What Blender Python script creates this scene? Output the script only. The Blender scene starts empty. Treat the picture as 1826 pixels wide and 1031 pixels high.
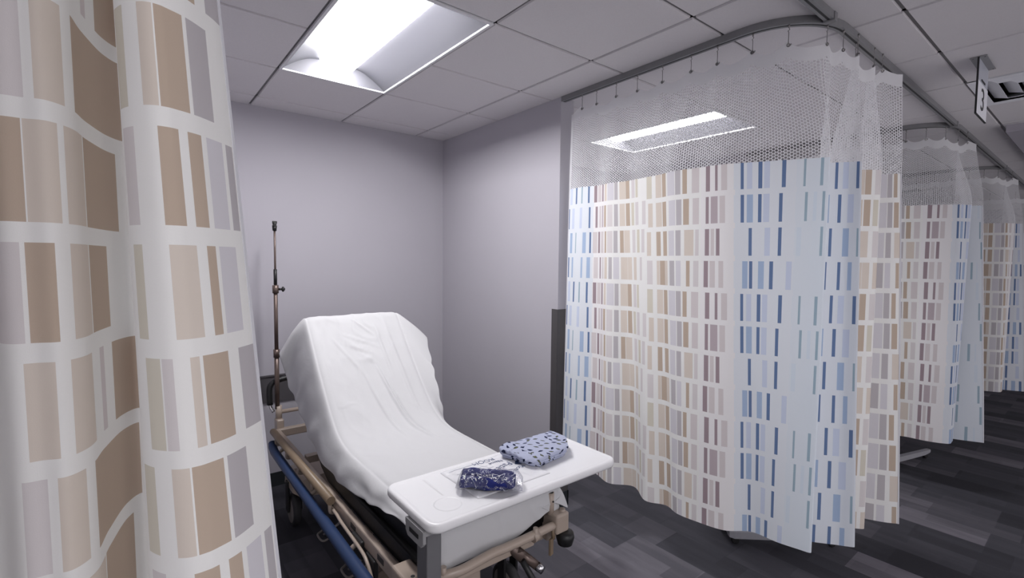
import bpy, bmesh, math, random
from mathutils import Vector, Matrix, noise

random.seed(7)
sc = bpy.context.scene
COL = sc.collection
R = math.radians

# ------------------------------------------------------------------ camera, world, exposure
cam_d = bpy.data.cameras.new('camera')
cam = bpy.data.objects.new('camera', cam_d)
COL.objects.link(cam)
cam_d.sensor_fit = 'HORIZONTAL'
cam_d.sensor_width = 36.0
cam_d.lens = 861.57 / 1826 * 36.0
cam_d.clip_start = 0.02
yaw, pitch, roll = 0.6705, 0.0553, 0.01074
fw = Vector((math.sin(yaw) * math.cos(pitch), math.cos(yaw) * math.cos(pitch), -math.sin(pitch)))
rt = Vector((math.cos(yaw), -math.sin(yaw), 0))
up = rt.cross(fw)
c_, s_ = math.cos(roll), math.sin(roll)
rt2 = c_ * rt + s_ * up
up2 = -s_ * rt + c_ * up
m3 = Matrix((rt2, up2, -fw)).transposed()
CAMZ = 1.7177
cam.matrix_world = Matrix.Translation((0, 0, CAMZ)) @ m3.to_4x4()
sc.camera = cam

world = bpy.data.worlds.new('world')
sc.world = world
world.use_nodes = True
bg = world.node_tree.nodes['Background']
bg.inputs[0].default_value = (0.53, 0.51, 0.535, 1)
bg.inputs[1].default_value = 0.58          # dim light reaching in from the open ward
sc.view_settings.view_transform = 'Standard'
sc.view_settings.look = 'None'
sc.view_settings.gamma = 1
sc.view_settings.use_curve_mapping = False
sc.view_settings.exposure = 1.75
sc.cycles.transparent_max_bounces = 40
LAMP = 16.0                                 # ceiling light lens emission

# ------------------------------------------------------------------ materials
def srgb(r, g, b):
    f = lambda c: (c / 255) / 12.92 if c / 255 <= .04045 else ((c / 255 + .055) / 1.055) ** 2.4
    return (f(r), f(g), f(b), 1)

class NT:
    def __init__(s, name):
        s.m = bpy.data.materials.new(name); s.m.use_nodes = True
        s.t = s.m.node_tree; s.t.nodes.clear()
        s.out = s.n('ShaderNodeOutputMaterial')
    def n(s, typ, **kw):
        nd = s.t.nodes.new(typ)
        for k, v in kw.items(): setattr(nd, k, v)
        return nd
    def l(s, a, b): s.t.links.new(a, b)
    def setin(s, sock, v):
        if isinstance(v, bpy.types.NodeSocket): s.l(v, sock)
        else: sock.default_value = v
    def math(s, op, a, b=None, c=None, clamp=False):
        nd = s.n('ShaderNodeMath', operation=op); nd.use_clamp = clamp
        s.setin(nd.inputs[0], a)
        if b is not None: s.setin(nd.inputs[1], b)
        if c is not None: s.setin(nd.inputs[2], c)
        return nd.outputs[0]
    def vmath(s, op, a, b=None):
        nd = s.n('ShaderNodeVectorMath', operation=op)
        s.setin(nd.inputs[0], a)
        if b is not None: s.setin(nd.inputs[1], b)
        return nd.outputs[1] if op in ('DOT_PRODUCT', 'LENGTH', 'DISTANCE') else nd.outputs[0]
    def mix(s, f, a, b, blend='MIX'):
        nd = s.n('ShaderNodeMix', data_type='RGBA', blend_type=blend)
        s.setin(nd.inputs[0], f); s.setin(nd.inputs[6], a); s.setin(nd.inputs[7], b)
        return nd.outputs[2]
    def noise(s, vec, scale, detail=2, rough=.5, dist=0):
        nd = s.n('ShaderNodeTexNoise')
        if vec is not None: s.l(vec, nd.inputs['Vector'])
        nd.inputs['Scale'].default_value = scale; nd.inputs['Detail'].default_value = detail
        nd.inputs['Roughness'].default_value = rough; nd.inputs['Distortion'].default_value = dist
        return nd.outputs[0]
    def bump(s, h, strength, dist):
        nd = s.n('ShaderNodeBump'); nd.inputs['Strength'].default_value = strength
        nd.inputs['Distance'].default_value = dist; s.l(h, nd.inputs['Height'])
        return nd.outputs[0]
    def obj(s): return s.n('ShaderNodeTexCoord').outputs['Object']
    def uv(s): return s.n('ShaderNodeTexCoord').outputs['UV']
    def bsdf(s, color, rough=.5, metal=0, spec=.5, normal=None, **kw):
        b = s.n('ShaderNodeBsdfPrincipled')
        s.setin(b.inputs['Base Color'], color); s.setin(b.inputs['Roughness'], rough)
        b.inputs['Metallic'].default_value = metal; b.inputs['Specular IOR Level'].default_value = spec
        if normal is not None: s.l(normal, b.inputs['Normal'])
        for k, v in kw.items(): b.inputs[k.replace('_', ' ')].default_value = v
        return b.outputs[0]
    def done(s, shader):
        s.l(shader, s.out.inputs[0]); return s.m

def simple(name, col, rough=.5, metal=0, spec=.5, var=.06, nscale=30, bump=0.0, **kw):
    t = NT(name); o = t.obj()
    nz = t.noise(o, nscale, 3)
    f = t.math('MULTIPLY_ADD', nz, var * 2, 1 - var)
    c = t.mix(1, col, (1, 1, 1, 1), 'MULTIPLY')
    mul = t.n('ShaderNodeVectorMath', operation='SCALE'); t.l(c, mul.inputs[0]); t.l(f, mul.inputs['Scale'])
    nrm = t.bump(t.noise(o, nscale * 8, 2), bump, .002) if bump else None
    return t.done(t.bsdf(mul.outputs[0], rough, metal, spec, nrm, **kw))

M = {}
M['wall'] = simple('wall_paint', (.46, .445, .49, 1), .75, spec=.25, var=.02, nscale=3, bump=.08)
M['wallend'] = M['wall']
M['band'] = simple('rub_panel', (.085, .08, .088, 1), .5, var=.05)
M['guard'] = simple('corner_guard', (.075, .07, .074, 1), .45, var=.05)
M['base'] = simple('baseboard_rubber', (.018, .022, .026, 1), .45)
M['gridbar'] = simple('ceiling_bar', (.16, .155, .16, 1), .5)
M['tile'] = simple('ceiling_tile', (.74, .715, .735, 1), .9, spec=.1, var=.05, nscale=180, bump=.25)
M['soffit'] = simple('soffit_paint', (.42, .40, .45, 1), .8, spec=.2, var=.03, nscale=3)
M['fixture'] = simple('fixture_white', (.80, .80, .83, 1), .4, spec=.4, var=.01)
M['reflector'] = simple('reflector_satin', (.10, .10, .115, 1), .5, spec=.3, var=.01)
M['track'] = simple('track_aluminium', (.24, .24, .25, 1), .45, .3)
M['slot'] = simple('track_slot', (.015, .015, .016, 1), .6)
M['steel'] = simple('zinc_steel', (.28, .27, .27, 1), .35, .9)
M['chrome'] = simple('chrome', (.75, .75, .76, 1), .15, 1)
M['beige'] = simple('beige_enamel', (.42, .345, .29, 1), .3, spec=.5, var=.05, nscale=12)
M['tan'] = simple('tan_plastic', (.25, .185, .125, 1), .4, var=.05)
M['bronze'] = simple('brown_metal', (.155, .115, .10, 1), .35, .5, var=.1)
M['black'] = simple('black_plastic', (.012, .012, .013, 1), .45)
M['blackvinyl'] = simple('black_vinyl', (.003, .003, .0035, 1), .42, spec=.28, var=.1, nscale=20, bump=.25)
M['blue'] = simple('blue_bumper', (.018, .042, .115, 1), .4, var=.08)
M['rubber'] = simple('wheel_rubber', (.03, .03, .032, 1), .6)
M['hub'] = simple('wheel_hub', (.22, .20, .19, 1), .5)
M['grey'] = simple('grey_metal', (.26, .26, .275, 1), .38, .55, var=.05, nscale=25)
M['greyplastic'] = simple('grey_plastic', (.30, .30, .31, 1), .5)
M['footgrey'] = simple('foot_grey', (.33, .33, .36, 1), .4, .2)
M['sign'] = simple('sign_white', (.84, .85, .90, 1), .35)
M['signgrey'] = simple('sign_grey', (.42, .44, .50, 1), .35)
M['ink'] = simple('black_ink', (.012, .012, .014, 1), .6)
M['inkblue'] = simple('blue_ink', (.035, .06, .15, 1), .6)
M['hem'] = simple('hem_white', (.68, .68, .72, 1), .9, spec=.1, var=.03)

def mat_floor():
    t = NT('carpet_plank')
    o = t.obj()
    mp = t.n('ShaderNodeMapping'); mp.inputs['Rotation'].default_value = (0, 0, math.pi / 2)
    t.l(o, mp.inputs[0])
    def brick(w, h, off, c1, c2, loc):
        mp2 = t.n('ShaderNodeMapping'); mp2.inputs['Location'].default_value = loc; t.l(mp.outputs[0], mp2.inputs[0])
        b = t.n('ShaderNodeTexBrick'); b.offset = off; b.squash = 1
        t.l(mp2.outputs[0], b.inputs[0])
        b.inputs['Color1'].default_value = c1; b.inputs['Color2'].default_value = c2
        b.inputs['Mortar'].default_value = c1
        b.inputs['Scale'].default_value = 1; b.inputs['Mortar Size'].default_value = 0
        b.inputs['Brick Width'].default_value = w; b.inputs['Row Height'].default_value = h
        return b.outputs[0]
    W = (1, 1, 1, 1); K = (0, 0, 0, 1)
    a = brick(.92, .23, .37, K, W, (0.1, .05, 0))
    b = brick(.46, .23, .29, K, W, (.31, .05, 0))
    c = brick(.31, .115, .43, K, W, (.13, .05, 0))
    tot = t.math('MULTIPLY_ADD', b, .45, t.math('MULTIPLY', a, .38))
    tot = t.math('MULTIPLY_ADD', c, .17, tot)
    # worn, softly blurred streaks along each plank
    mp3 = t.n('ShaderNodeMapping'); mp3.inputs['Scale'].default_value = (9, 1.3, 1); t.l(o, mp3.inputs[0])
    st = t.noise(mp3.outputs[0], 1.6, 3, .5)
    tot = t.math('ADD', tot, t.math('MULTIPLY_ADD', st, .36, -.18))
    r = t.n('ShaderNodeValToRGB'); t.l(tot, r.inputs[0])
    e = r.color_ramp.elements
    e[0].position = .1; e[0].color = (.020, .020, .026, 1)
    e[1].position = .95; e[1].color = (.165, .155, .18, 1)
    x = e.new(.4); x.color = (.040, .040, .050, 1)
    x = e.new(.7); x.color = (.078, .075, .089, 1)
    fine = t.noise(o, 420, 2)
    col = t.mix(.35, r.outputs[0], t.mix(fine, (.015, .015, .02, 1), (.18, .175, .20, 1)), 'MIX')
    col = t.mix(.75, col, r.outputs[0])
    return t.done(t.bsdf(col, .8, spec=.25, normal=t.bump(fine, .5, .003)))
M['floor'] = mat_floor()

# --- curtain cloth: bars of colour in rows, laid out in metres over the cloth's own UV
PERIOD = 2.0
def cl(r, g, b):
    return tuple(min(.92, c * 1.18) for c in srgb(r, g, b)[:3]) + (1,)
B1, B2, B3 = cl(92, 116, 156), cl(160, 180, 208), cl(196, 205, 224)
BT, BL = cl(150, 172, 186), cl(208, 218, 228)
T1, T2, T3, T4, T5 = cl(182, 165, 149), cl(208, 198, 188), cl(180, 176, 180), cl(208, 203, 204), cl(204, 199, 186)
LI = cl(205, 203, 209)
M1, M2, M3 = cl(150, 133, 140), cl(205, 198, 199), cl(178, 166, 172)
GB, GT, GM = cl(217, 222, 233), cl(236, 233, 227), cl(230, 227, 228)
PB = cl(214, 221, 229)
BG = [(0, GB), (.26, PB), (.53, GB), (.90, GM), (1.05, GT), (1.80, GM), (1.985, GB)]
blue_rows = [
    [(.02, .035, B1), (.05, .075, B3), (.10, .118, B1), (.125, .15, B3), (.20, .216, B1), (.26, .285, B2), (.33, .345, B1), (.37, .40, B3), (.44, .456, B1),
     (.53, .54, BT), (.60, .612, BT), (.70, .72, BL), (.79, .80, BT), (.85, .865, B1)],
    [(.03, .055, B2), (.062, .078, B1), (.105, .13, B2), (.155, .172, B1), (.23, .255, B3), (.29, .306, B1), (.36, .375, B1), (.41, .43, B2),
     (.47, .48, BT), (.66, .675, BT), (.70, .71, BL), (.80, .815, B2), (.85, .88, B2)],
    [(.06, .075, B1), (.13, .155, B3), (.19, .206, B1), (.25, .28, B3), (.31, .326, B1), (.38, .41, B2), (.45, .46, BT), (.51, .53, BL), (.61, .622, BT),
     (.73, .742, BT), (.81, .84, B2), (.87, .885, B1)],
    [(.02, .036, B1), (.05, .078, B2), (.10, .116, B1), (.122, .15, B3), (.19, .206, B1), (.28, .305, B2), (.35, .366, B1), (.40, .43, B3),
     (.54, .55, BT), (.575, .59, BL), (.612, .624, BT), (.72, .73, BT), (.78, .80, B3), (.86, .875, B1)],
]
def rezone(x):
    a = x[0]
    k = 0 if a < .24 else .29 if a < .47 else -.24 if a < .77 else 0
    return (x[0] + k, x[1] + k, x[2])
blue_rows = [sorted(rezone(x) for x in r) for r in blue_rows]
tan_rows = [
    [(.905, .935, M1), (.945, .985, M2), (.995, .012 + 1, M1), (1.025, 1.05, T2), (1.06, 1.12, LI), (1.125, 1.155, T3), (1.17, 1.22, T2), (1.222, 1.255, T1),
     (1.275, 1.31, T4), (1.32, 1.345, T5), (1.36, 1.40, GT), (1.43, 1.47, T5), (1.50, 1.545, T2), (1.55, 1.585, T1), (1.60, 1.655, LI), (1.66, 1.69, T3), (1.70, 1.725, T1), (1.75, 1.79, M2),
     (1.83, 1.855, M1), (1.885, 1.90, M1), (1.92, 1.95, M2)],
    [(.91, .95, M2), (.97, .985, M1), (1.0, 1.02, T4), (1.03, 1.06, T2), (1.075, 1.105, T3), (1.115, 1.16, LI), (1.175, 1.225, T2), (1.228, 1.265, T2),
     (1.285, 1.32, T2), (1.36, 1.385, T4), (1.43, 1.47, T4), (1.50, 1.52, T2), (1.522, 1.565, T1), (1.567, 1.59, T2), (1.61, 1.65, T3), (1.66, 1.69, LI), (1.72, 1.74, T1), (1.76, 1.79, T4),
     (1.82, 1.845, M1), (1.855, 1.885, M2), (1.905, 1.93, M2)],
    [(.90, .94, M2), (.95, .972, M1), (.985, 1.015, M2), (1.03, 1.05, T1), (1.06, 1.11, T4), (1.118, 1.15, T3), (1.17, 1.20, T1), (1.203, 1.25, T2),
     (1.275, 1.31, T4), (1.33, 1.36, T5), (1.38, 1.41, T4), (1.43, 1.46, T2), (1.50, 1.532, T1), (1.552, 1.588, T1), (1.605, 1.65, LI), (1.66, 1.69, T3), (1.71, 1.76, T2), (1.77, 1.79, T4),
     (1.825, 1.85, M1), (1.86, 1.88, M2), (1.89, 1.91, M1)],
    [(.92, .942, M1), (.96, .985, M2), (.995, 1.01, M3), (1.02, 1.045, T1), (1.06, 1.11, T4), (1.122, 1.155, T3), (1.17, 1.215, T2), (1.22, 1.255, T1),
     (1.27, 1.30, T5), (1.315, 1.35, T4), (1.39, 1.42, T4), (1.44, 1.475, T2), (1.50, 1.545, T2), (1.55, 1.585, T1), (1.61, 1.66, LI), (1.665, 1.695, T3), (1.705, 1.735, T1), (1.755, 1.79, M2),
     (1.83, 1.848, M1), (1.86, 1.90, M3), (1.91, 1.94, M2)],
]
ROW, GAP, ROW0 = .161, .027, 2.077      # row pitch, white gap, height where a gap starts

def ramp(t, x, lo, hi, segs):
    """constant ramp over lo..hi metres from [(start, colour)]"""
    r = t.n('ShaderNodeValToRGB'); r.color_ramp.interpolation = 'CONSTANT'
    t.l(t.math('DIVIDE', t.math('SUBTRACT', x, lo), hi - lo, clamp=True), r.inputs[0])
    e = r.color_ramp.elements
    pts = [((p - lo) / (hi - lo), c) for p, c in segs]
    e[0].position = 0; e[0].color = pts[0][1]
    e[1].position = max(0, min(1, pts[1][0])); e[1].color = pts[1][1]
    for p, c in pts[2:]:
        q = e.new(max(0, min(1, p))); q.color = c
    return r.outputs[0]

def segs_of(bars, lo, hi, BG):
    cut = sorted(set([lo] + [p for p, _ in BG if lo < p < hi] + [b for x in bars for b in x[:2] if lo < b < hi]))
    out = []
    for a in cut:
        mid = a + 1e-5
        c = [cc for p, cc in BG if p <= mid][-1]
        for s, e, cc in bars:
            if s <= mid < e: c = cc
        if not out or out[-1][1] != c: out.append((a, c))
    if len(out) < 2: out.append((hi, out[0][1]))
    return out

front_rows = [
    [(.938, .972, T2), (.99, 1.045, T2), (1.09, 1.11, M2), (1.15, 1.25, T1), (1.487, 1.515, T5), (1.517, 1.535, T4), (1.558, 1.573, T2), (1.578, 1.625, T1), (1.65, 1.70, T3)],
    [(.90, .942, T4), (.946, .978, T1), (1.0, 1.06, T2), (1.065, 1.15, T1), (1.475, 1.497, T5), (1.543, 1.585, T2), (1.602, 1.62, T1), (1.628, 1.668, LI)],
    [(.922, .95, T1), (.952, .99, T2), (1.0, 1.06, T2), (1.065, 1.20, T1), (1.465, 1.497, T4), (1.54, 1.573, T1), (1.588, 1.612, T1), (1.622, 1.66, LI), (1.668, 1.69, T3)],
    [(.928, .955, T4), (.967, 1.005, T2), (1.03, 1.22, T1), (1.46, 1.49, T5), (1.52, 1.545, T2), (1.548, 1.595, T1), (1.602, 1.645, T3)],
]
FRONT_BG = [(0, GB), (.50, GM), (.70, GT)]
def mat_cloth(name='curtain_cloth', all_rows=None, BG=BG):
    t = NT(name)
    sep = t.n('ShaderNodeSeparateXYZ'); t.l(t.uv(), sep.inputs[0])
    u = t.math('FLOORED_MODULO', sep.outputs[0], PERIOD)
    v = sep.outputs[1]
    w = t.math('DIVIDE', t.math('SUBTRACT', v, ROW0), ROW)
    fr = t.math('FRACT', w)
    idx = t.math('FLOORED_MODULO', t.math('FLOOR', w), 4)
    cuts = [0, .48, .90, 1.32, 1.66, 2.0]
    def piecewise(bars):
        res = None
        for lo, hi in zip(cuts[:-1], cuts[1:]):
            c = ramp(t, u, lo, hi, segs_of(bars, lo, hi, BG))
            res = c if res is None else t.mix(t.math('GREATER_THAN', u, lo), res, c)
        return res
    rows = [piecewise(r) for r in (all_rows or [a + b for a, b in zip(blue_rows, tan_rows)])]
    bgc = ramp(t, u, 0, 2.0, BG)
    col = rows[0]
    for k in (1, 2, 3):
        col = t.mix(t.math('COMPARE', idx, float(k), .4), col, rows[k])
    gap = t.math('LESS_THAN', fr, GAP / ROW)
    col = t.mix(gap, col, bgc)
    wv = t.noise(sep.outputs[0] and t.uv(), 700, 1)
    col = t.mix(t.math('MULTIPLY', wv, .12), col, (.6, .58, .56, 1))
    nrm = t.bump(wv, .15, .0008)
    d = t.n('ShaderNodeBsdfDiffuse'); t.l(col, d.inputs[0]); t.l(nrm, d.inputs['Normal'])
    tr = t.n('ShaderNodeBsdfTranslucent'); t.l(col, tr.inputs[0])
    mx = t.n('ShaderNodeMixShader'); mx.inputs[0].default_value = .27
    t.l(d.outputs[0], mx.inputs[1]); t.l(tr.outputs[0], mx.inputs[2])
    return t.done(mx.outputs[0])
M['cloth'] = mat_cloth()
M['tancloth'] = mat_cloth('tan_curtain_cloth', front_rows, FRONT_BG)

def mat_mesh():
    t = NT('curtain_net')
    S = .0146
    sw = t.n('ShaderNodeMapping'); sw.inputs['Rotation'].default_value = (0, 0, math.pi / 2); t.l(t.uv(), sw.inputs[0])
    p = t.vmath('ADD', t.vmath('SCALE', sw.outputs[0]), (500, 400, 0))
    p.node.inputs[0].links[0].from_node.inputs['Scale'].default_value = 1 / S
    s = (1, 1.7320508, 1); h = (.5, .8660254, .5)
    def cell(q): return t.vmath('SUBTRACT', t.vmath('MODULO', q, s), h)
    flat = lambda q: t.vmath('MULTIPLY', q, (1, 1, 0))
    a = flat(cell(p)); b = flat(cell(t.vmath('SUBTRACT', p, h)))
    da, db = t.vmath('DOT_PRODUCT', a, a), t.vmath('DOT_PRODUCT', b, b)
    use_b = t.math('LESS_THAN', db, da)
    mv = t.n('ShaderNodeMix', data_type='VECTOR'); t.l(use_b, mv.inputs[0]); t.l(a, mv.inputs[4]); t.l(b, mv.inputs[5])
    g = t.vmath('ABSOLUTE', mv.outputs[1])
    sx = t.n('ShaderNodeSeparateXYZ'); t.l(g, sx.inputs[0])
    hd = t.math('MAXIMUM', sx.outputs[0], t.vmath('DOT_PRODUCT', g, (.5, .8660254, 0)))
    thread = t.math('GREATER_THAN', hd, .5 - .115)
    d = t.n('ShaderNodeBsdfDiffuse'); d.inputs[0].default_value = (.88, .88, .90, 1)
    tl = t.n('ShaderNodeBsdfTranslucent'); tl.inputs[0].default_value = (.88, .88, .90, 1)
    mx = t.n('ShaderNodeMixShader'); mx.inputs[0].default_value = .4
    t.l(d.outputs[0], mx.inputs[1]); t.l(tl.outputs[0], mx.inputs[2])
    tp = t.n('ShaderNodeBsdfTransparent')
    m2 = t.n('ShaderNodeMixShader'); t.l(thread, m2.inputs[0]); t.l(tp.outputs[0], m2.inputs[1]); t.l(mx.outputs[0], m2.inputs[2])
    return t.done(m2.outputs[0])
M['net'] = mat_mesh()

def mat_sheer(name, col, k):
    t = NT(name)
    nz = t.noise(t.obj(), 300, 1)
    d = t.n('ShaderNodeBsdfDiffuse'); t.l(t.mix(t.math('MULTIPLY', nz, .15), col, (.5, .5, .52, 1)), d.inputs[0])
    tr = t.n('ShaderNodeBsdfTranslucent'); tr.inputs[0].default_value = col
    mx = t.n('ShaderNodeMixShader'); mx.inputs[0].default_value = k
    t.l(d.outputs[0], mx.inputs[1]); t.l(tr.outputs[0], mx.inputs[2])
    return t.done(mx.outputs[0])
M['header'] = mat_sheer('curtain_header', (.85, .85, .87, 1), .35)

def mat_sheet():
    t = NT('cotton_sheet'); o = t.obj()
    n1 = t.noise(o, 7, 4, .55, .6); n2 = t.noise(o, 900, 1)
    h = t.math('MULTIPLY_ADD', n2, .02, t.math('MULTIPLY', n1, .6))
    return t.done(t.bsdf((.57, .57, .585, 1), .85, spec=.15, normal=t.bump(h, .35, .012)))
M['sheet'] = mat_sheet()

def mat_table():
    t = NT('table_plastic'); o = t.obj()
    sp = t.n('ShaderNodeSeparateXYZ'); t.l(o, sp.inputs[0])
    def ring(cx, cy):
        dx, dy = t.math('SUBTRACT', sp.outputs[0], cx), t.math('SUBTRACT', sp.outputs[1], cy)
        d = t.math('SQRT', t.math('ADD', t.math('MULTIPLY', dx, dx), t.math('MULTIPLY', dy, dy)))
        mr = t.n('ShaderNodeMapRange', interpolation_type='SMOOTHSTEP'); t.l(d, mr.inputs[0])
        mr.inputs[1].default_value = .042; mr.inputs[2].default_value = .049
        return mr.outputs[0]
    g = t.math('SMOOTH_MIN', t.math('MULTIPLY', t.math('ABSOLUTE', t.math('SUBTRACT', sp.outputs[0], .138)), 160), 1.0, .1)
    yy = t.math('LESS_THAN', t.math('ABSOLUTE', t.math('SUBTRACT', sp.outputs[1], .239)), .075)
    line = t.mix(yy, (1, 1, 1, 1), g)
    h = t.math('MULTIPLY', ring(.118, .105), line)
    nz = t.noise(o, 400, 2)
    h = t.math('MULTIPLY_ADD', nz, .02, h)
    return t.done(t.bsdf((.84, .84, .86, 1), .32, spec=.45, normal=t.bump(h, .6, .005)))
M['table'] = mat_table()

def mat_gown():
    t = NT('leaf_print'); u = t.uv()
    vor = t.n('ShaderNodeTexVoronoi', voronoi_dimensions='2D'); t.l(u, vor.inputs['Vector'])
    vor.inputs['Scale'].default_value = 30; vor.inputs['Randomness'].default_value = .7
    d = t.vmath('SUBTRACT', u, vor.outputs['Position'])
    sc_ = t.n('ShaderNodeSeparateColor'); t.l(vor.outputs['Color'], sc_.inputs[0])
    rot = t.n('ShaderNodeVectorRotate', rotation_type='Z_AXIS'); t.l(d, rot.inputs['Vector'])
    t.l(t.math('MULTIPLY_ADD', sc_.outputs[0], 2.4, -.6), rot.inputs['Angle'])
    sp = t.n('ShaderNodeSeparateXYZ'); t.l(rot.outputs[0], sp.inputs[0])
    x = t.math('DIVIDE', sp.outputs[0], .0128)
    w = t.math('MULTIPLY', t.math('SUBTRACT', 1.0, t.math('MULTIPLY', x, x)), .0052)
    leaf = t.math('LESS_THAN', t.math('ABSOLUTE', sp.outputs[1]), w)
    inner = t.math('LESS_THAN', t.math('ABSOLUTE', sp.outputs[1]), t.math('SUBTRACT', t.math('MULTIPLY', w, .6), .0005))
    olive = t.math('GREATER_THAN', sc_.outputs[1], .62)
    navy = (.012, .017, .05, 1)
    lc = t.mix(t.math('MULTIPLY', inner, olive), navy, (.13, .14, .06, 1))
    dots = t.math('GREATER_THAN', t.noise(u, 420, 1), .66)
    base = t.mix(dots, (.43, .46, .60, 1), (.30, .33, .46, 1))
    col = t.mix(leaf, base, lc)
    return t.done(t.bsdf(col, .85, spec=.15, normal=t.bump(t.noise(u, 60, 3), .3, .006)))
M['gown'] = mat_gown()

def mat_bag():
    t = NT('white_film'); o = t.obj()
    n1 = t.noise(o, 30, 3, .5, 1.2)
    return t.done(t.bsdf((.80, .80, .83, 1), .25, spec=.5, normal=t.bump(n1, .35, .006)))
M['bag'] = mat_bag()

def mat_wrap():
    t = NT('clear_film'); o = t.obj()
    n1 = t.noise(o, 45, 3, .6, 1.5)
    nrm = t.bump(n1, .6, .008)
    tp = t.n('ShaderNodeBsdfTransparent'); tp.inputs[0].default_value = (.95, .95, .97, 1)
    gl = t.n('ShaderNodeBsdfGlossy'); gl.inputs['Roughness'].default_value = .09; t.l(nrm, gl.inputs['Normal'])
    df = t.n('ShaderNodeBsdfDiffuse'); df.inputs[0].default_value = (.75, .78, .9, 1)
    lw = t.n('ShaderNodeLayerWeight'); lw.inputs[0].default_value = .35; t.l(nrm, lw.inputs['Normal'])
    f = t.math('MULTIPLY_ADD', lw.outputs[0], .45, .05, clamp=True)
    a = t.n('ShaderNodeMixShader'); t.l(f, a.inputs[0]); t.l(tp.outputs[0], a.inputs[1]); t.l(gl.outputs[0], a.inputs[2])
    glint_streak = t.math('LESS_THAN', t.math('ABSOLUTE', t.math('SUBTRACT', t.noise(o, 26, 2, .5, .9), .5)), .010)  # thin pale lines painted into the film as highlights
    b = t.n('ShaderNodeMixShader'); t.l(t.math('MULTIPLY', glint_streak, .5), b.inputs[0]); t.l(a.outputs[0], b.inputs[1]); t.l(df.outputs[0], b.inputs[2])
    return t.done(b.outputs[0])
M['wrap'] = mat_wrap()
M['sock'] = simple('navy_knit', (.014, .021, .135, 1), .8, spec=.2, var=.25, nscale=60, bump=.5)

def mat_lens():
    t = NT('lit_lens')
    e = t.n('ShaderNodeEmission'); e.inputs[0].default_value = (1, .985, .995, 1); e.inputs[1].default_value = LAMP
    return t.done(e.outputs[0])
M['lens'] = mat_lens()

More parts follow.
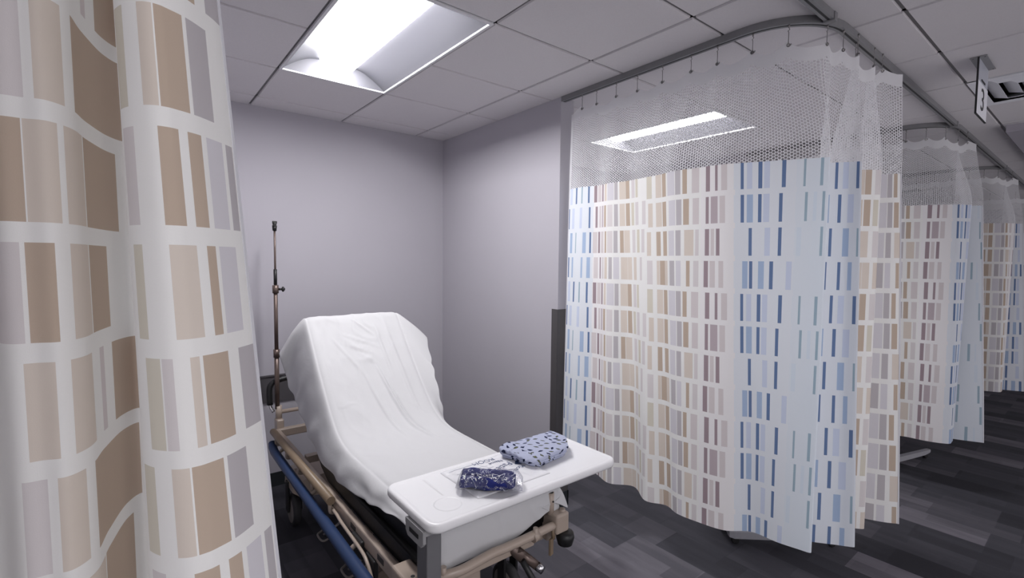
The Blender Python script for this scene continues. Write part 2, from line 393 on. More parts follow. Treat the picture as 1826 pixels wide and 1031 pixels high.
# ------------------------------------------------------------------ builders
class MB:
    def __init__(s): s.b = bmesh.new()
    def box(s, c, d, rz=0, bev=0, rot=None):
        r = bmesh.ops.create_cube(s.b, size=1)
        vs = r['verts']
        mt = Matrix.Translation(c) @ (rot if rot is not None else Matrix.Rotation(rz, 4, 'Z')) @ Matrix.Diagonal((d[0], d[1], d[2], 1))
        bmesh.ops.transform(s.b, matrix=mt, verts=vs)
        if bev:
            es = list({e for v in vs for e in v.link_edges})
            bmesh.ops.bevel(s.b, geom=es, offset=bev, segments=3, affect='EDGES', profile=.5)
        return s
    def span(s, a, b, bev=0):
        a, b = Vector(a), Vector(b)
        return s.box((a + b) / 2, [abs(x) for x in (b - a)], bev=bev)
    def tube(s, pts, r, seg=12, smooth=0, caps=True):
        P = [Vector(p) for p in pts]
        if smooth: P = catmull(P, smooth)
        rs = r if isinstance(r, (list, tuple)) else [r] * len(P)
        if len(rs) != len(P):
            rs = [rs[min(len(rs) - 1, int(round(i * (len(rs) - 1) / (len(P) - 1))))] for i in range(len(P))]
        rings = []; nprev = None
        for i, p in enumerate(P):
            tg = ((P[min(i + 1, len(P) - 1)] - P[max(i - 1, 0)])).normalized()
            if nprev is None:
                a = Vector((0, 0, 1)) if abs(tg.z) < .9 else Vector((1, 0, 0))
                nprev = (a - tg * a.dot(tg)).normalized()
            else:
                nprev = (nprev - tg * nprev.dot(tg)).normalized()
            bn = tg.cross(nprev)
            rings.append([s.b.verts.new(p + rs[i] * (math.cos(2 * math.pi * k / seg) * nprev + math.sin(2 * math.pi * k / seg) * bn)) for k in range(seg)])
        for a, b in zip(rings[:-1], rings[1:]):
            for k in range(seg):
                f = s.b.faces.new((a[k], a[(k + 1) % seg], b[(k + 1) % seg], b[k])); f.smooth = True
        if caps:
            s.b.faces.new(list(reversed(rings[0]))); s.b.faces.new(rings[-1])
        return s
    def lathe(s, c, axis, prof, seg=24):
        """prof: [(along axis, radius)]"""
        ax = Vector(axis).normalized(); a = Vector((0, 0, 1)) if abs(ax.z) < .9 else Vector((1, 0, 0))
        n = (a - ax * a.dot(ax)).normalized(); bn = ax.cross(n); c = Vector(c)
        rings = []
        for h, r in prof:
            rings.append([s.b.verts.new(c + ax * h + r * (math.cos(2 * math.pi * k / seg) * n + math.sin(2 * math.pi * k / seg) * bn)) for k in range(seg)])
        for a_, b_ in zip(rings[:-1], rings[1:]):
            for k in range(seg):
                f = s.b.faces.new((a_[k], a_[(k + 1) % seg], b_[(k + 1) % seg], b_[k])); f.smooth = True
        s.b.faces.new(list(reversed(rings[0]))); s.b.faces.new(rings[-1])
        return s
    def loft(s, loops, cap=True, closed=True, smooth=True):
        rings = [[s.b.verts.new(Vector(p)) for p in L] for L in loops]
        n = len(rings[0])
        for a, b in zip(rings[:-1], rings[1:]):
            for k in range(n if closed else n - 1):
                f = s.b.faces.new((a[k], a[(k + 1) % n], b[(k + 1) % n], b[k])); f.smooth = smooth
        if cap:
            s.b.faces.new(list(reversed(rings[0]))); s.b.faces.new(rings[-1])
        return s
    def prism(s, poly, axis, lo, hi, bev=0):
        """poly in the two other axes (order x,y,z without axis), extruded lo..hi on axis"""
        def mk(p, h):
            q = list(p); q.insert(axis, h); return q
        r0 = [s.b.verts.new(mk(p, lo)) for p in poly]; r1 = [s.b.verts.new(mk(p, hi)) for p in poly]
        n = len(poly); fs = []
        for k in range(n): fs.append(s.b.faces.new((r0[k], r0[(k + 1) % n], r1[(k + 1) % n], r1[k])))
        fs.append(s.b.faces.new(list(reversed(r0)))); fs.append(s.b.faces.new(r1))
        if bev:
            es = list({e for f in fs for e in f.edges})
            bmesh.ops.bevel(s.b, geom=es, offset=bev, segments=2, affect='EDGES', profile=.5)
        return s
    def build(s, name, mat, parent=None, origin=None, kind=None):
        bmesh.ops.recalc_face_normals(s.b, faces=s.b.faces)
        me = bpy.data.meshes.new(name); s.b.to_mesh(me); s.b.free()
        return link_mesh(name, me, mat, parent, origin, kind)

def root_of(o):
    while o.parent: o = o.parent
    return o
def link_mesh(name, me, mat, parent=None, origin=None, kind=None):
    o = bpy.data.objects.new(name, me); COL.objects.link(o)
    for m in (mat if isinstance(mat, list) else [mat]): me.materials.append(m)
    if parent:
        o.parent = parent
        me.transform(Matrix.Translation(-root_of(parent).location))
    elif origin is not None:
        me.transform(Matrix.Translation(-Vector(origin))); o.location = origin
    if kind: o['kind'] = kind
    return o
def thing(name, label, cat, loc=(0, 0, 0), group=None):
    o = bpy.data.objects.new(name, None); COL.objects.link(o); o.location = loc
    o.empty_display_size = .1
    return tag(o, label, cat, group)
def tag(o, label, cat, group=None):
    o['label'] = label; o['category'] = cat
    if group: o['group'] = group
    return o
def dup(root, loc, label, group=None, rz=0):
    r = root.copy(); COL.objects.link(r); r.location = loc; r.rotation_euler = (0, 0, R(rz)); r['label'] = label
    if group: r['group'] = group
    def kids(src, dst):
        for ch in list(src.children):
            c = ch.copy(); COL.objects.link(c); c.parent = dst; kids(ch, c)
    kids(root, r)
    return r
def catmull(P, n):
    P = [Vector(p) for p in P]; out = []
    for i in range(len(P) - 1):
        p0 = P[i - 1] if i else P[0] * 2 - P[1]
        p1, p2 = P[i], P[i + 1]
        p3 = P[i + 2] if i + 2 < len(P) else P[-1] * 2 - P[-2]
        for k in range(n):
            t = k / n
            out.append(.5 * ((2 * p1) + (p2 - p0) * t + (2 * p0 - 5 * p1 + 4 * p2 - p3) * t * t + (3 * p1 - p0 - 3 * p2 + p3) * t ** 3))
    out.append(P[-1])
    return out
def interp(x, xs, ys):
    if x <= xs[0]: return ys[0]
    for a, b, c, d in zip(xs[:-1], xs[1:], ys[:-1], ys[1:]):
        if x <= b: return c + (d - c) * (x - a) / (b - a)
    return ys[-1]
def text_mesh(name, s, size, mat, parent, mat4, extrude=.0006):
    cu = bpy.data.curves.new(name, 'FONT'); cu.body = s; cu.size = size; cu.align_x = 'CENTER'; cu.align_y = 'CENTER'; cu.extrude = extrude
    tmp = bpy.data.objects.new(name, cu); COL.objects.link(tmp)
    bpy.context.view_layer.update()
    me = bpy.data.meshes.new_from_object(tmp.evaluated_get(bpy.context.evaluated_depsgraph_get()))
    bpy.data.objects.remove(tmp); bpy.data.curves.remove(cu)
    me.name = name; me.materials.clear(); me.transform(mat4)
    return link_mesh(name, me, mat, parent)

# ------------------------------------------------------------------ room shell
H = 2.819
PITCH = 2.51
YB = 3.918
XL, XR = -2.75, 13.0
YF = -2.4
st = 'structure'
MB().span((XL, YF, -.06), (XR, YB, 0)).build('floor', M['floor'], kind=st)
MB().span((XL, YB, -.06), (XR, YB + .12, H + .1)).build('wall_back', M['wall'], kind=st)
MB().span((XL - .12, YF, -.06), (XL, YB + .12, H + .1)).build('wall_left', M['wall'], kind=st)
MB().span((XR, YF, -.06), (XR + .12, YB + .12, H + .1)).build('wall_end', M['wall'], kind=st)
def part_x(k): return 2.283 + PITCH * k + (.05 if k > 0 else 0)
for k in range(-1, 4):
    x = part_x(k)
    MB().span((x, 2.375, 0), (x + .118, YB, H)).build('wall_right' if k == 0 else 'wall_partition', M['wall'], kind=st)
    # dark corner guard round the partition's end
    g = MB().span((x - .004, 2.371, .105), (x, 2.431, 1.40)).span((x - .004, 2.371, .105), (x + .122, 2.375, 1.40)).span((x + .118, 2.371, .105), (x + .122, 2.431, 1.40))
    g.build('trim_corner_guard', M['guard'], kind=st)
    b = MB().span((x - .008, 2.367, 0), (x, YB, .105)).span((x - .008, 2.367, 0), (x + .126, 2.375, .105)).span((x + .118, 2.367, 0), (x + .126, YB, .105))
    b.build('baseboard_right', M['base'], kind=st)
    x0, x1 = x + .126, part_x(k + 1) - .008
    if k < 3:
        MB().span((x0, YB - .008, 0), (x1, YB, .105)).build('baseboard_back', M['base'], kind=st)
        x1 = x0 + 1.40
        MB().span((x0 - .008, YB - .012, .650), (x1 + .008, YB, .846)).span((x0 - .008, YB - .02, .846), (x1 + .008, YB, .856)).build('trim_rub_panel', M['band'], kind=st)

# ceiling: dropped tiles in a grid, gaps showing the bars
GX, GDX, GY, GDY = .7047, .652, 3.0805, .61
nx0, nx1 = -6, 19
light_cells = set()
LIGHT_BAYS = [(0, 0), (4, 1), (8, 2), (12, 3)]
for i, _ in LIGHT_BAYS:
    light_cells |= {(i, 0), (i, 1)}
CORR = [(-1, 7), (5, 7), (10, 7)]
for i, j in CORR: light_cells |= {(i, j), (i, j + 1)}
VENT = (5, 4)
bm = bmesh.new()
def quad(pts, mi):
    f = bm.faces.new([bm.verts.new(p) for p in pts]); f.material_index = mi
gap, dz = .0075, .009
for i in range(nx0, nx1):
    for j in range(-2, 10):
        if (i, j) in light_cells or (i, j) == VENT: continue
        xa, xb = GX + i * GDX, GX + (i + 1) * GDX
        yb_, ya = GY - j * GDY, GY - (j + 1) * GDY
        xa, xb, ya, yb_ = max(xa, XL), min(xb, XR), max(ya, YF), min(yb_, YB)
        if xb - xa < .03 or yb_ - ya < .03: continue
        ga = [gap if v not in (XL, XR, YF, YB) else 0 for v in (xa, xb, ya, yb_)]
        o = (xa + ga[0], xb - ga[1], ya + ga[2], yb_ - ga[3])
        n = .003
        i_ = (o[0] + n, o[1] - n, o[2] + n, o[3] - n)
        quad([(i_[0], i_[2], H), (i_[0], i_[3], H), (i_[1], i_[3], H), (i_[1], i_[2], H)], 0)
        c = [((o[0], o[2]), (i_[0], i_[2])), ((o[0], o[3]), (i_[0], i_[3])), ((o[1], o[3]), (i_[1], i_[3])), ((o[1], o[2]), (i_[1], i_[2]))]
        for a, b in zip(c, c[1:] + c[:1]):
            quad([(*a[1], H), (*a[0], H + dz), (*b[0], H + dz), (*b[1], H)], 0)
def bar(x0, x1, y0, y1):
    z = H + dz
    quad([(x0, y0, z), (x0, y1, z), (x1, y1, z), (x1, y0, z)], 1)
for i in range(nx0, nx1 + 1):
    x = GX + i * GDX
    bar(max(x - .012, XL), min(x + .012, XR), YF, YB)
open_cells = light_cells
for j in range(-2, 10):
    y = GY - j * GDY
    if not YF < y < YB: continue
    for i in range(nx0, nx1):
        if (i, j) in open_cells and (i, j - 1) in open_cells: continue
        bar(max(GX + i * GDX, XL), min(GX + (i + 1) * GDX, XR), y - .012, y + .012)
me = bpy.data.meshes.new('ceiling'); bm.normal_update(); bm.to_mesh(me); bm.free()
ceil = link_mesh('ceiling', me, [M['tile'], M['gridbar']], kind=st)
# plenum above so no light leaks through the gaps
MB().span((XL, YF, H + .16), (XR, YB, H + .2)).build('ceiling_slab', M['gridbar'], kind=st)
MB().span((5.36, YF, H - .055), (XR, .615, H + .002)).build('ceiling_soffit', M['soffit'], kind=st)

# ------------------------------------------------------------------ ceiling lights
def ceiling_light(i, j, label):
    x0, x1 = GX + i * GDX, GX + (i + 1) * GDX
    y1, y0 = GY - j * GDY, GY - (j + 2) * GDY
    cx, cy = (x0 + x1) / 2, (y0 + y1) / 2
    t = thing('ceiling_light', label, 'ceiling light', (cx, cy, H), 'recessed ceiling lights')
    f = MB()
    w = .018
    f.span((x0 + .004, y0 + .004, H - .004), (x0 + w, y1 - .004, H + .012)); f.span((x1 - w, y0 + .004, H - .004), (x1 - .004, y1 - .004, H + .012))
    f.span((x0 + w, y0 + .004, H - .004), (x1 - w, y0 + w, H + .012)); f.span((x0 + w, y1 - w, H - .004), (x1 - w, y1 - .004, H + .012))
    f.build('frame', M['fixture'], t)
    r = MB()
    hw = (x1 - x0) / 2 - w
    ys = [y0 + w, y1 - w]
    lw = .105
    # side wings curve up towards the lens, end pieces slope the same way
    for sx in (-1, 1):
        prof = []
        for k in range(9):
            a = k / 8
            prof.append((cx + sx * (hw - (hw - lw) * a), H + .004 + .098 * math.sin(a * math.pi / 2)))
        r.loft([[(px, y, pz) for px, pz in prof] for y in ys], cap=False, closed=False)
    for y, d in ((ys[0], 1), (ys[1], -1)):
        ep = MB()
        half = [(hw - (hw - lw) * k / 8, H + .004 + .098 * math.sin(k / 8 * math.pi / 2)) for k in range(9)]
        out = [(cx - a, z) for a, z in half] + [(cx + a, z) for a, z in reversed(half)]
        ep.prism(out, 1, y - .002, y + .002)
        ep.build('end_panel', M['reflector'], t)
    r.span((x0 + .01, y0 + .01, H + .114), (x1 - .01, y1 - .01, H + .118))
    r.build('reflector', M['reflector'], t)
    le = MB()
    prof = [(cx + lw * math.cos(a), H + .100 - .052 * math.sin(a)) for a in [math.pi * k / 16 for k in range(17)]]
    le.loft([[(px, y, pz) for px, pz in prof] for y in (ys[0] + .03, ys[1] - .03)], cap=True, closed=True)
    le.build('lens', M['lens'], t)
    for y in (ys[0] + .027, ys[1] - .027):
        MB().tube([(cx + lw * math.cos(a), y, H + .102 - .055 * math.sin(a)) for a in [math.pi * k / 16 for k in range(17)]], .004, 8).build('lens_end', M['fixture'], t)
    return t
lights_txt = ['lit recessed ceiling light over the bed with the white sheet', 'lit recessed ceiling light seen through the netting of the nearest far curtain',
              'recessed ceiling light over the third bay', 'recessed ceiling light over the fourth bay']
for (i, k), txt in zip(LIGHT_BAYS[:2], lights_txt):
    ceiling_light(i, 0, txt)
for (i, j), txt in zip(CORR[:1], ['recessed ceiling light over the corridor beside the open bay']):
    ceiling_light(i, j, txt)  # out of view, added to throw light on the camera side

# ------------------------------------------------------------------ curtain tracks
def sweep(mb, path, prof):
    P = [Vector((p[0], p[1], 0)) for p in path]; loops = []
    for i, p in enumerate(P):
        tg = (P[min(i + 1, len(P) - 1)] - P[max(i - 1, 0)]).normalized(); nr = Vector((-tg.y, tg.x, 0))
        loops.append([(p.x + nr.x * a, p.y + nr.y * a, z) for a, z in prof])
    mb.loft(loops, cap=True, closed=True, smooth=False)
    return mb
TR_Y = .848
def bay_track(k, label):
    ox = PITCH * k
    rr = .31
    path = [(2.296 + ox, 2.366), (2.290 + ox, 1.8), (2.285 + ox, TR_Y + rr)]
    for a in range(1, 13):
        an = math.pi + a * (math.pi / 2) / 12
        path.append((2.285 + rr + rr * math.cos(an) + ox, TR_Y + rr + rr * math.sin(an)))
    path.append((2.43 + ox + PITCH, TR_Y))
    t = thing('curtain_track', label, 'curtain track', (2.285 + ox, TR_Y, H), 'ceiling curtain tracks')
    zt, zb = H - .0005, H - .032
    sweep(MB(), path, [(-.019, zt), (.019, zt), (.019, zb), (.0055, zb), (.0055, zb + .004), (-.0055, zb + .004), (-.0055, zb), (-.019, zb)]).build('rail', M['track'], t)
    sweep(MB(), path, [(-.005, zb + .0035), (.005, zb + .0035), (.005, zb + .001), (-.005, zb + .001)]).build('slot', M['slot'], t)
    x = 2.43 + ox + PITCH
    MB().span((x - .012, TR_Y - .024, H - .038), (x + .018, TR_Y + .024, H - .0005), bev=.003).build('end_cap', M['track'], t)
    return t
bay_track(-1, 'grey ceiling curtain track of the open bay, ending against the curved track')
bay_track(0, 'grey ceiling curtain track curving round the nearest far curtain')
bay_track(1, 'grey ceiling curtain track curving round the second far curtain, behind the number sign')
bay_track(2, 'grey ceiling curtain track of the third far curtain')

# ------------------------------------------------------------------ privacy curtains
def curtain(label, ctrl, u0, hooks, ftop=2.21, fbot=.36, sub=7, seam=None, loc=None, wob=.004, seed=0, vshift=0, hemtop=2.72, uscale=1.0, uend=None, cloth='cloth'):
    """ctrl: [(bx,by, mx,my, tx,ty)] plan points at the cloth's foot, its top edge and the header"""
    B = catmull([Vector((c[0], c[1], 0)) for c in ctrl], sub)
    Mm = catmull([Vector((c[2], c[3], 0)) for c in ctrl], sub)
    T = catmull([Vector((c[4], c[5], 0)) for c in ctrl], sub)
    n = len(B)
    U = [0]
    for i in range(1, n):
        U.append(U[-1] + ((B[i] - B[i - 1]).length + (Mm[i] - Mm[i - 1]).length) / 2)
    U = [q * uscale for q in U]
    if uend is not None: u0 = uend - U[-1]
    hookU = [U[-1] * h for h in hooks]
    def sag(u):
        if u <= hookU[0]: return .045 * min(1, (hookU[0] - u) / .12)
        if u >= hookU[-1]: return .03 * min(1, (u - hookU[-1]) / .1)
        for a, b in zip(hookU[:-1], hookU[1:]):
            if a <= u <= b:
                f = (u - a) / (b - a)
                return min(.05, .22 * (b - a)) * (4 * f * (1 - f)) ** .8
        return 0
    t = thing('privacy_curtain', label, 'privacy curtain', loc or (Mm[0].x, Mm[0].y, fbot), 'patterned privacy curtains')
    def pos(i, z):
        if z <= ftop:
            f = (z - fbot) / (ftop - fbot)
            p = B[i].lerp(Mm[i], f)
            am = wob * (1 - .6 * f)
            p = p + Vector((noise.noise((U[i] * 4, z * 1.1, seed)) * am, noise.noise((U[i] * 4, z * 1.1, seed + 9)) * am, 0))
            p.z = z
        else:
            f = (z - ftop) / (hemtop - ftop)
            f2 = f * f * (3 - 2 * f)
            p = Mm[i].lerp(T[i], f2)
            p.z = z - sag(U[i]) * f ** 1.5
        return p
    def strip(name, zs, mat, parent, i0=0, i1=n, offs=(0,)):
        b = bmesh.new(); uvl = b.loops.layers.uv.new('UVMap')
        def nrm(i):
            d = Mm[min(i + 1, n - 1)] - Mm[max(i - 1, 0)]; d.normalize()
            return Vector((-d.y, d.x, 0))
        gs = [[[b.verts.new(pos(i, z) + nrm(i) * o_) for i in range(i0, i1)] for z in zs] for o_ in offs]
        for g, r in [(g, r) for g in gs for r in range(len(zs) - 1)]:
            for q in range(i1 - i0 - 1):
                f = b.faces.new((g[r][q], g[r][q + 1], g[r + 1][q + 1], g[r + 1][q])); f.smooth = True
                for lp, (rr, qq) in zip(f.loops, ((r, q), (r, q + 1), (r + 1, q + 1), (r + 1, q))):
                    vv = zs[rr] + vshift
                    if seam and U[q + i0] > seam[0] - 1e-6: vv += seam[1]
                    lp[uvl].uv = (U[qq + i0] + u0, vv)
        me = bpy.data.meshes.new(name); b.to_mesh(me); b.free()
        return link_mesh(name, me, mat, parent)
    zs = [fbot + (ftop - fbot) * k / 26 for k in range(27)]
    cl = strip('fabric', zs, M[cloth], t)
    # doubled hem strips down the two free edges and along the foot
    def edge(i, inward):
        mb = MB(); loops = []
        for z in [fbot + (ftop - fbot) * k / 20 for k in range(21)]:
            p = pos(i, z); q = pos(i + inward * 2, z)
            d = (p - q).normalized(); nr = Vector((-d.y, d.x, 0))
            loops.append([tuple(p + nr * .0016 + d * .001), tuple(p - nr * .0016 + d * .001), tuple(p - nr * .0016 - d * .006), tuple(p + nr * .0016 - d * .006)])
        mb.loft(loops, smooth=False)
        mb.build('side_hem', M['hem'], cl)
    edge(0, 1); edge(n - 1, -1)
    hz = .065
    net = strip('net_panel', [ftop + (hemtop - hz - ftop) * k / 8 for k in range(9)], M['net'], t, offs=(-.0011, .0011))
    strip('header_band', [hemtop - hz + hz * k / 3 for k in range(4)], M['header'], t)
    # light strip down the free edge of the net
    mb = MB(); loops = []
    for z in [ftop + (hemtop - ftop) * k / 10 for k in range(11)]:
        p = pos(0, z); q = pos(2, z); d = (q - p).normalized(); d.z = 0; nr = Vector((-d.y, d.x, 0))
        loops.append([tuple(p + nr * .002), tuple(p + d * .022 + nr * .002), tuple(p + d * .022 - nr * .002), tuple(p - nr * .002)])
    mb.loft(loops, smooth=False); mb.build('net_edge', M['header'], net)
    # carrier hooks up to the track slot
    zslot = H - .030
    first = None
    for u in hookU:
        i = min(range(n), key=lambda q: abs(U[q] - u))
        p = pos(i, hemtop - .012)
        hk = MB()
        L = zslot - p.z
        hk.tube([(0, 0, L), (0, 0, L - .016), (.004, 0, L - .022), (-.004, 0, L - .03), (0, 0, L - .034), (0, 0, .004), (.004, .0, -.004), (.010, 0, -.002), (.011, 0, .004)], .0016, 6, smooth=2)
        hk.tube([(0, 0, L + .001), (0, 0, L - .014)], .004, 8)
        hk.lathe((0, 0, -.002), (0, 1, .2), [(-.003, .008), (-.003, .0045), (.003, .0045), (.003, .008)], 12)
        me = bpy.data.meshes.new('hook'); bmesh.ops.recalc_face_normals(hk.b, faces=hk.b.faces); hk.b.to_mesh(me); hk.b.free()
        o = bpy.data.objects.new('hook', me); COL.objects.link(o); me.materials.append(M['steel'])
        o.parent = t; o.location = p - t.location
        d = pos(min(i + 1, n - 1), p.z) - pos(max(i - 1, 0), p.z)
        o.rotation_euler = (0, 0, math.atan2(d.y, d.x))
    return t

second = [
    (2.310, 2.335, 2.335, 2.335, 2.290, 2.28),
    (2.275, 2.21, 2.318, 2.22, 2.288, 2.17),
    (2.330, 2.06, 2.345, 2.10, 2.290, 2.05),
    (2.290, 1.906, 2.330, 1.98, 2.288, 1.93),
    (2.377, 1.783, 2.345, 1.86, 2.288, 1.80),
    (2.288, 1.634, 2.325, 1.726, 2.288, 1.66),
    (2.335, 1.53, 2.312, 1.61, 2.288, 1.55),
    (2.305, 1.44, 2.278, 1.505, 2.286, 1.44),
    (2.315, 1.335, 2.292, 1.37, 2.286, 1.33),
    (2.350, 1.20, 2.304, 1.243, 2.288, 1.22),
    (2.448, 1.107, 2.362, 1.125, 2.296, 1.10),
    (2.458, .985, 2.430, .99, 2.32, 1.0),
    (2.475, .90, 2.482, .90, 2.37, .925),
    (2.490, .848, 2.506, .850, 2.43, .885),
    (2.525, .868, 2.545, .872, 2.48, .865),
    (2.565, .925, 2.600, .925, 2.53, .862),
    (2.612, .865, 2.650, .885, 2.575, .84),
    (2.665, .80, 2.690, .83, 2.62, .82),
    (2.718, .738, 2.720, .788, 2.66, .80),
    (2.718, .860, 2.725, .90, 2.695, .835),
    (2.780, .945, 2.800, .95, 2.74, .855),
    (2.850, .905, 2.900, .92, 2.79, .84),
    (2.895, .82, 2.970, .84, 2.84, .825),
    (2.950, .765, 3.050, .795, 2.89, .80),
    (2.975, .86, 3.075, .895, 2.93, .845),
    (3.030, .885, 3.140, .915, 2.97, .845),
    (3.070, .79, 3.180, .83, 3.01, .81),
    (3.110, .715, 3.205, .785, 3.05, .78),
    (3.150, .665, 3.235, .755, 3.10, .74),
]
hk2 = [.035, .085, .15, .21, .27, .33, .39, .455, .52, .575, .63, .70, .78, .87, .96]
curtain('patterned privacy curtain with white netting above, nearest of the row beyond the bed', second, .64, hk2, uscale=1.10, seam=(.78, .02), seed=3)

third = [
    (2.31, 2.33, 2.33, 2.33, 2.29, 2.28), (2.27, 2.2, 2.31, 2.2, 2.29, 2.15), (2.33, 2.05, 2.35, 2.06, 2.29, 2.0), (2.29, 1.9, 2.33, 1.92, 2.29, 1.86),
    (2.37, 1.77, 2.36, 1.79, 2.29, 1.73), (2.29, 1.63, 2.35, 1.67, 2.29, 1.6), (2.34, 1.5, 2.38, 1.54, 2.29, 1.47), (2.28, 1.38, 2.36, 1.42, 2.29, 1.35),
    (2.33, 1.25, 2.42, 1.30, 2.29, 1.23), (2.28, 1.12, 2.42, 1.18, 2.295, 1.12), (2.32, 1.0, 2.48, 1.06, 2.31, 1.03), (2.33, .88, 2.55, .93, 2.36, .94),
    (2.385, .765, 2.62, .83, 2.43, .885), (2.47, .755, 2.70, .79, 2.51, .86), (2.53, .77, 2.745, .77, 2.57, .845), (2.53, .87, 2.75, .87, 2.61, .85),
    (2.55, .82, 2.77, .84, 2.66, .845), (2.585, .716, 2.80, .775, 2.72, .82), (2.646, .60, 2.845, .715, 2.80, .77)]
def shift(c, k): return [(a + PITCH * k, b, m + PITCH * k, d, e + PITCH * k, f) for a, b, m, d, e, f in c]
hk3 = [.03, .12, .2, .28, .36, .44, .52, .6, .68, .76, .86, .96]
curtain('patterned privacy curtain, second of the row beyond the bed, behind the nearest one', shift(third, 1), .37, hk3, seed=5)
curtain('patterned tan privacy curtain, third of the row, beyond the second curtain', shift(third, 2), .05, hk3, seed=8)
curtain('patterned privacy curtain at the far right edge of the photo, last of the row', shift(third, 3), .60, hk3, seed=11)

K = 1.035
front_m = [(-.245, 1.30), (-.20, 1.17), (-.215, 1.05), (-.160, .955), (-.127, .878), (-.098, .868), (-.0746, .863), (-.053, .895), (-.042, .960), (-.020, 1.045), (.006, 1.075),
           (.018, .98), (.004, .885), (.002, .855), (.012, .8266), (.028, .806), (.0415, .7968), (.055, .796), (.067, .800), (.0955, .8177), (.1297, .8545), (.149, .880)]
front = []
for q, (x, y) in enumerate(front_m):
    x, y = x * K, y * K
    a = max(0, (q - 9) / (len(front_m) - 10))
    g = .012 + .070 * a ** 1.5               # how far the fold swings out per metre of drop
    zt, zb = 1.7, 1.7
    bx, by = x + g * (1.7 - .36), y
    mx, my = x - g * (2.21 - 1.7), y
    ty = TR_Y + (my - TR_Y) * .3 if q > 3 else y
    front.append((bx, by, mx, my, mx - g * .2, ty if q > 4 else my))
curtain('large tan and white patterned privacy curtain hanging closest to the camera at left', front, 0, uend=1.70, cloth='tancloth', hooks= [.03, .2, .38, .55, .72, .84, .95], ftop=2.24, seed=21, vshift=.018, wob=.006, sub=9)

# ------------------------------------------------------------------ hospital stretcher
bed = thing('hospital_stretcher', 'wheeled beige hospital stretcher with raised backrest and blue side bumper in the open bay', 'hospital bed', (1.12, 2.5, 0))
XA, XB = .80, 1.45                            # litter frame, outer faces
def mirror(x): return XA + XB - x
f = MB()
for x0, x1 in ((.757, .788), (1.472, 1.503)):
    f.span((x0, 1.53, .49), (x1, 3.56, .555), bev=.008)
f.span((.77, 3.53, .50), (1.49, 3.58, .553), bev=.006)
f.span((.77, 1.53, .495), (1.49, 1.57, .545), bev=.006)
for y in (2.0, 2.45, 2.95): f.span((.80, y, .51), (1.46, y + .05, .55))

frame = f.build('frame', M['beige'], bed)
for y in (1.75, 2.05, 2.55, 3.2): MB().span((.7555, y, .515), (.7585, y + .06, .538)).build('slot_cover', M['black'], frame)
# cross tube at the head end
MB().tube([(XA - .005, 3.61, .655), (XB + .005, 3.61, .655)], .014).build('head_tube', M['beige'], frame)
for x in (XA - .005, XB + .005):
    b = MB().span((x - .024, 3.56, .53), (x + .024, 3.64, .612), bev=.01)
    b.tube([(x, 3.61, .60), (x, 3.61, .70)], .021, 14)
    b.build('corner_block', M['beige'], frame)
    MB().lathe((x - .0, 3.63, .47), (0, 0, 1), [(0, .022), (.02, .034), (.05, .034), (.068, .02)], 18).build('bumper', M['black'], frame)
# foot end corners
for s in (0, 1):
    x = .752 if s == 0 else XB - .03
    b = MB().span((x - .035, 1.425, .565), (x + .04, 1.53, .650), bev=.010) if s else MB().span((x - .032, 1.455, .545), (x + .045, 1.60, .612), bev=.010)
    if s: b.span((x - .02, 1.50, .50), (x + .055, 1.575, .60), bev=.008)
    else:
        b.lathe((x + .0, 1.49, .611), (0, 0, 1), [(0, .013), (.004, .013)], 14)
        cb = b.build('corner_block', M['beige'], frame)
        MB().lathe((x, 1.49, .6135), (0, 0, 1), [(0, .008), (.002, .008)], 12).build('socket_hole', M['slot'], cb)
        continue
    b.tube([(x + .02, 1.45, .64), (x + .02, 1.45, .658)], .013, 12)
    b.tube([(x - .028, 1.475, .64), (x - .028, 1.475, .735)], .0165, 14)
    cb = b.build('corner_block', M['beige'], frame)
    MB().lathe((x + .02, 1.43, .505), (0, 0, 1), [(0, .016), (.008, .032), (.04, .040), (.058, .036), (.062, .02)], 20).build('bumper', M['black'], cb)
    MB().lathe((x - .028, 1.457, .70), (0, 1, 0), [(-.002, .004), (.004, .004)], 10).build('socket_hole', M['slot'], cb)
    MB().lathe((x - .028, 1.475, .7345), (0, 0, 1), [(0, .0125), (.002, .0125)], 14).build('socket_hole', M['slot'], cb)
MB().tube([(1.385, 1.45, .60), (1.385, 1.445, .545)], .008, 8).box((1.372, 1.445, .515), (.022, .012, .07), rz=.3, bev=.002).build('pull_tag', M['tan'], frame)
# bent push bar across the foot
pb = MB().tube([(.79, 1.50, .575), (.836, 1.45, .600), (.90, 1.425, .608), (.965, 1.42, .615), (1.045, 1.42, .622), (1.10, 1.42, .620), (1.20, 1.43, .612), (1.40, 1.45, .602)], .0175, 16, smooth=6)
pbo = pb.build('foot_bar', M['beige'], bed)
MB().tube([(1.255, 1.432, .60), (1.285, 1.435, .606)], .021, 16).tube([(1.27, 1.43, .59), (1.27, 1.43, .64)], .010, 12).build('clamp', M['beige'], pbo)
MB().tube([(.845, 1.44, .60), (.845, 1.44, .638)], .011, 12).build('clamp', M['beige'], pbo)
MB().span((.80, 1.47, .535), (1.30, 1.50, .575), bev=.004).build('foot_crossbar', M['beige'], frame)
lv = MB().tube([(1.17, 1.52, .585), (1.215, 1.44, .53)], .024, 14).tube([(1.20, 1.46, .555), (1.265, 1.40, .49)], .018, 14)
lvo = lv.build('release_lever', M['bronze'], bed)
MB().tube([(1.255, 1.405, .500), (1.272, 1.385, .482)], .017, 14).build('lever_tip', M['chrome'], lvo)
MB().tube([(1.20, 1.43, .53), (1.235, 1.40, .45), (1.24, 1.39, .42)], .013, 10).build('lever_grip', M['black'], lvo)
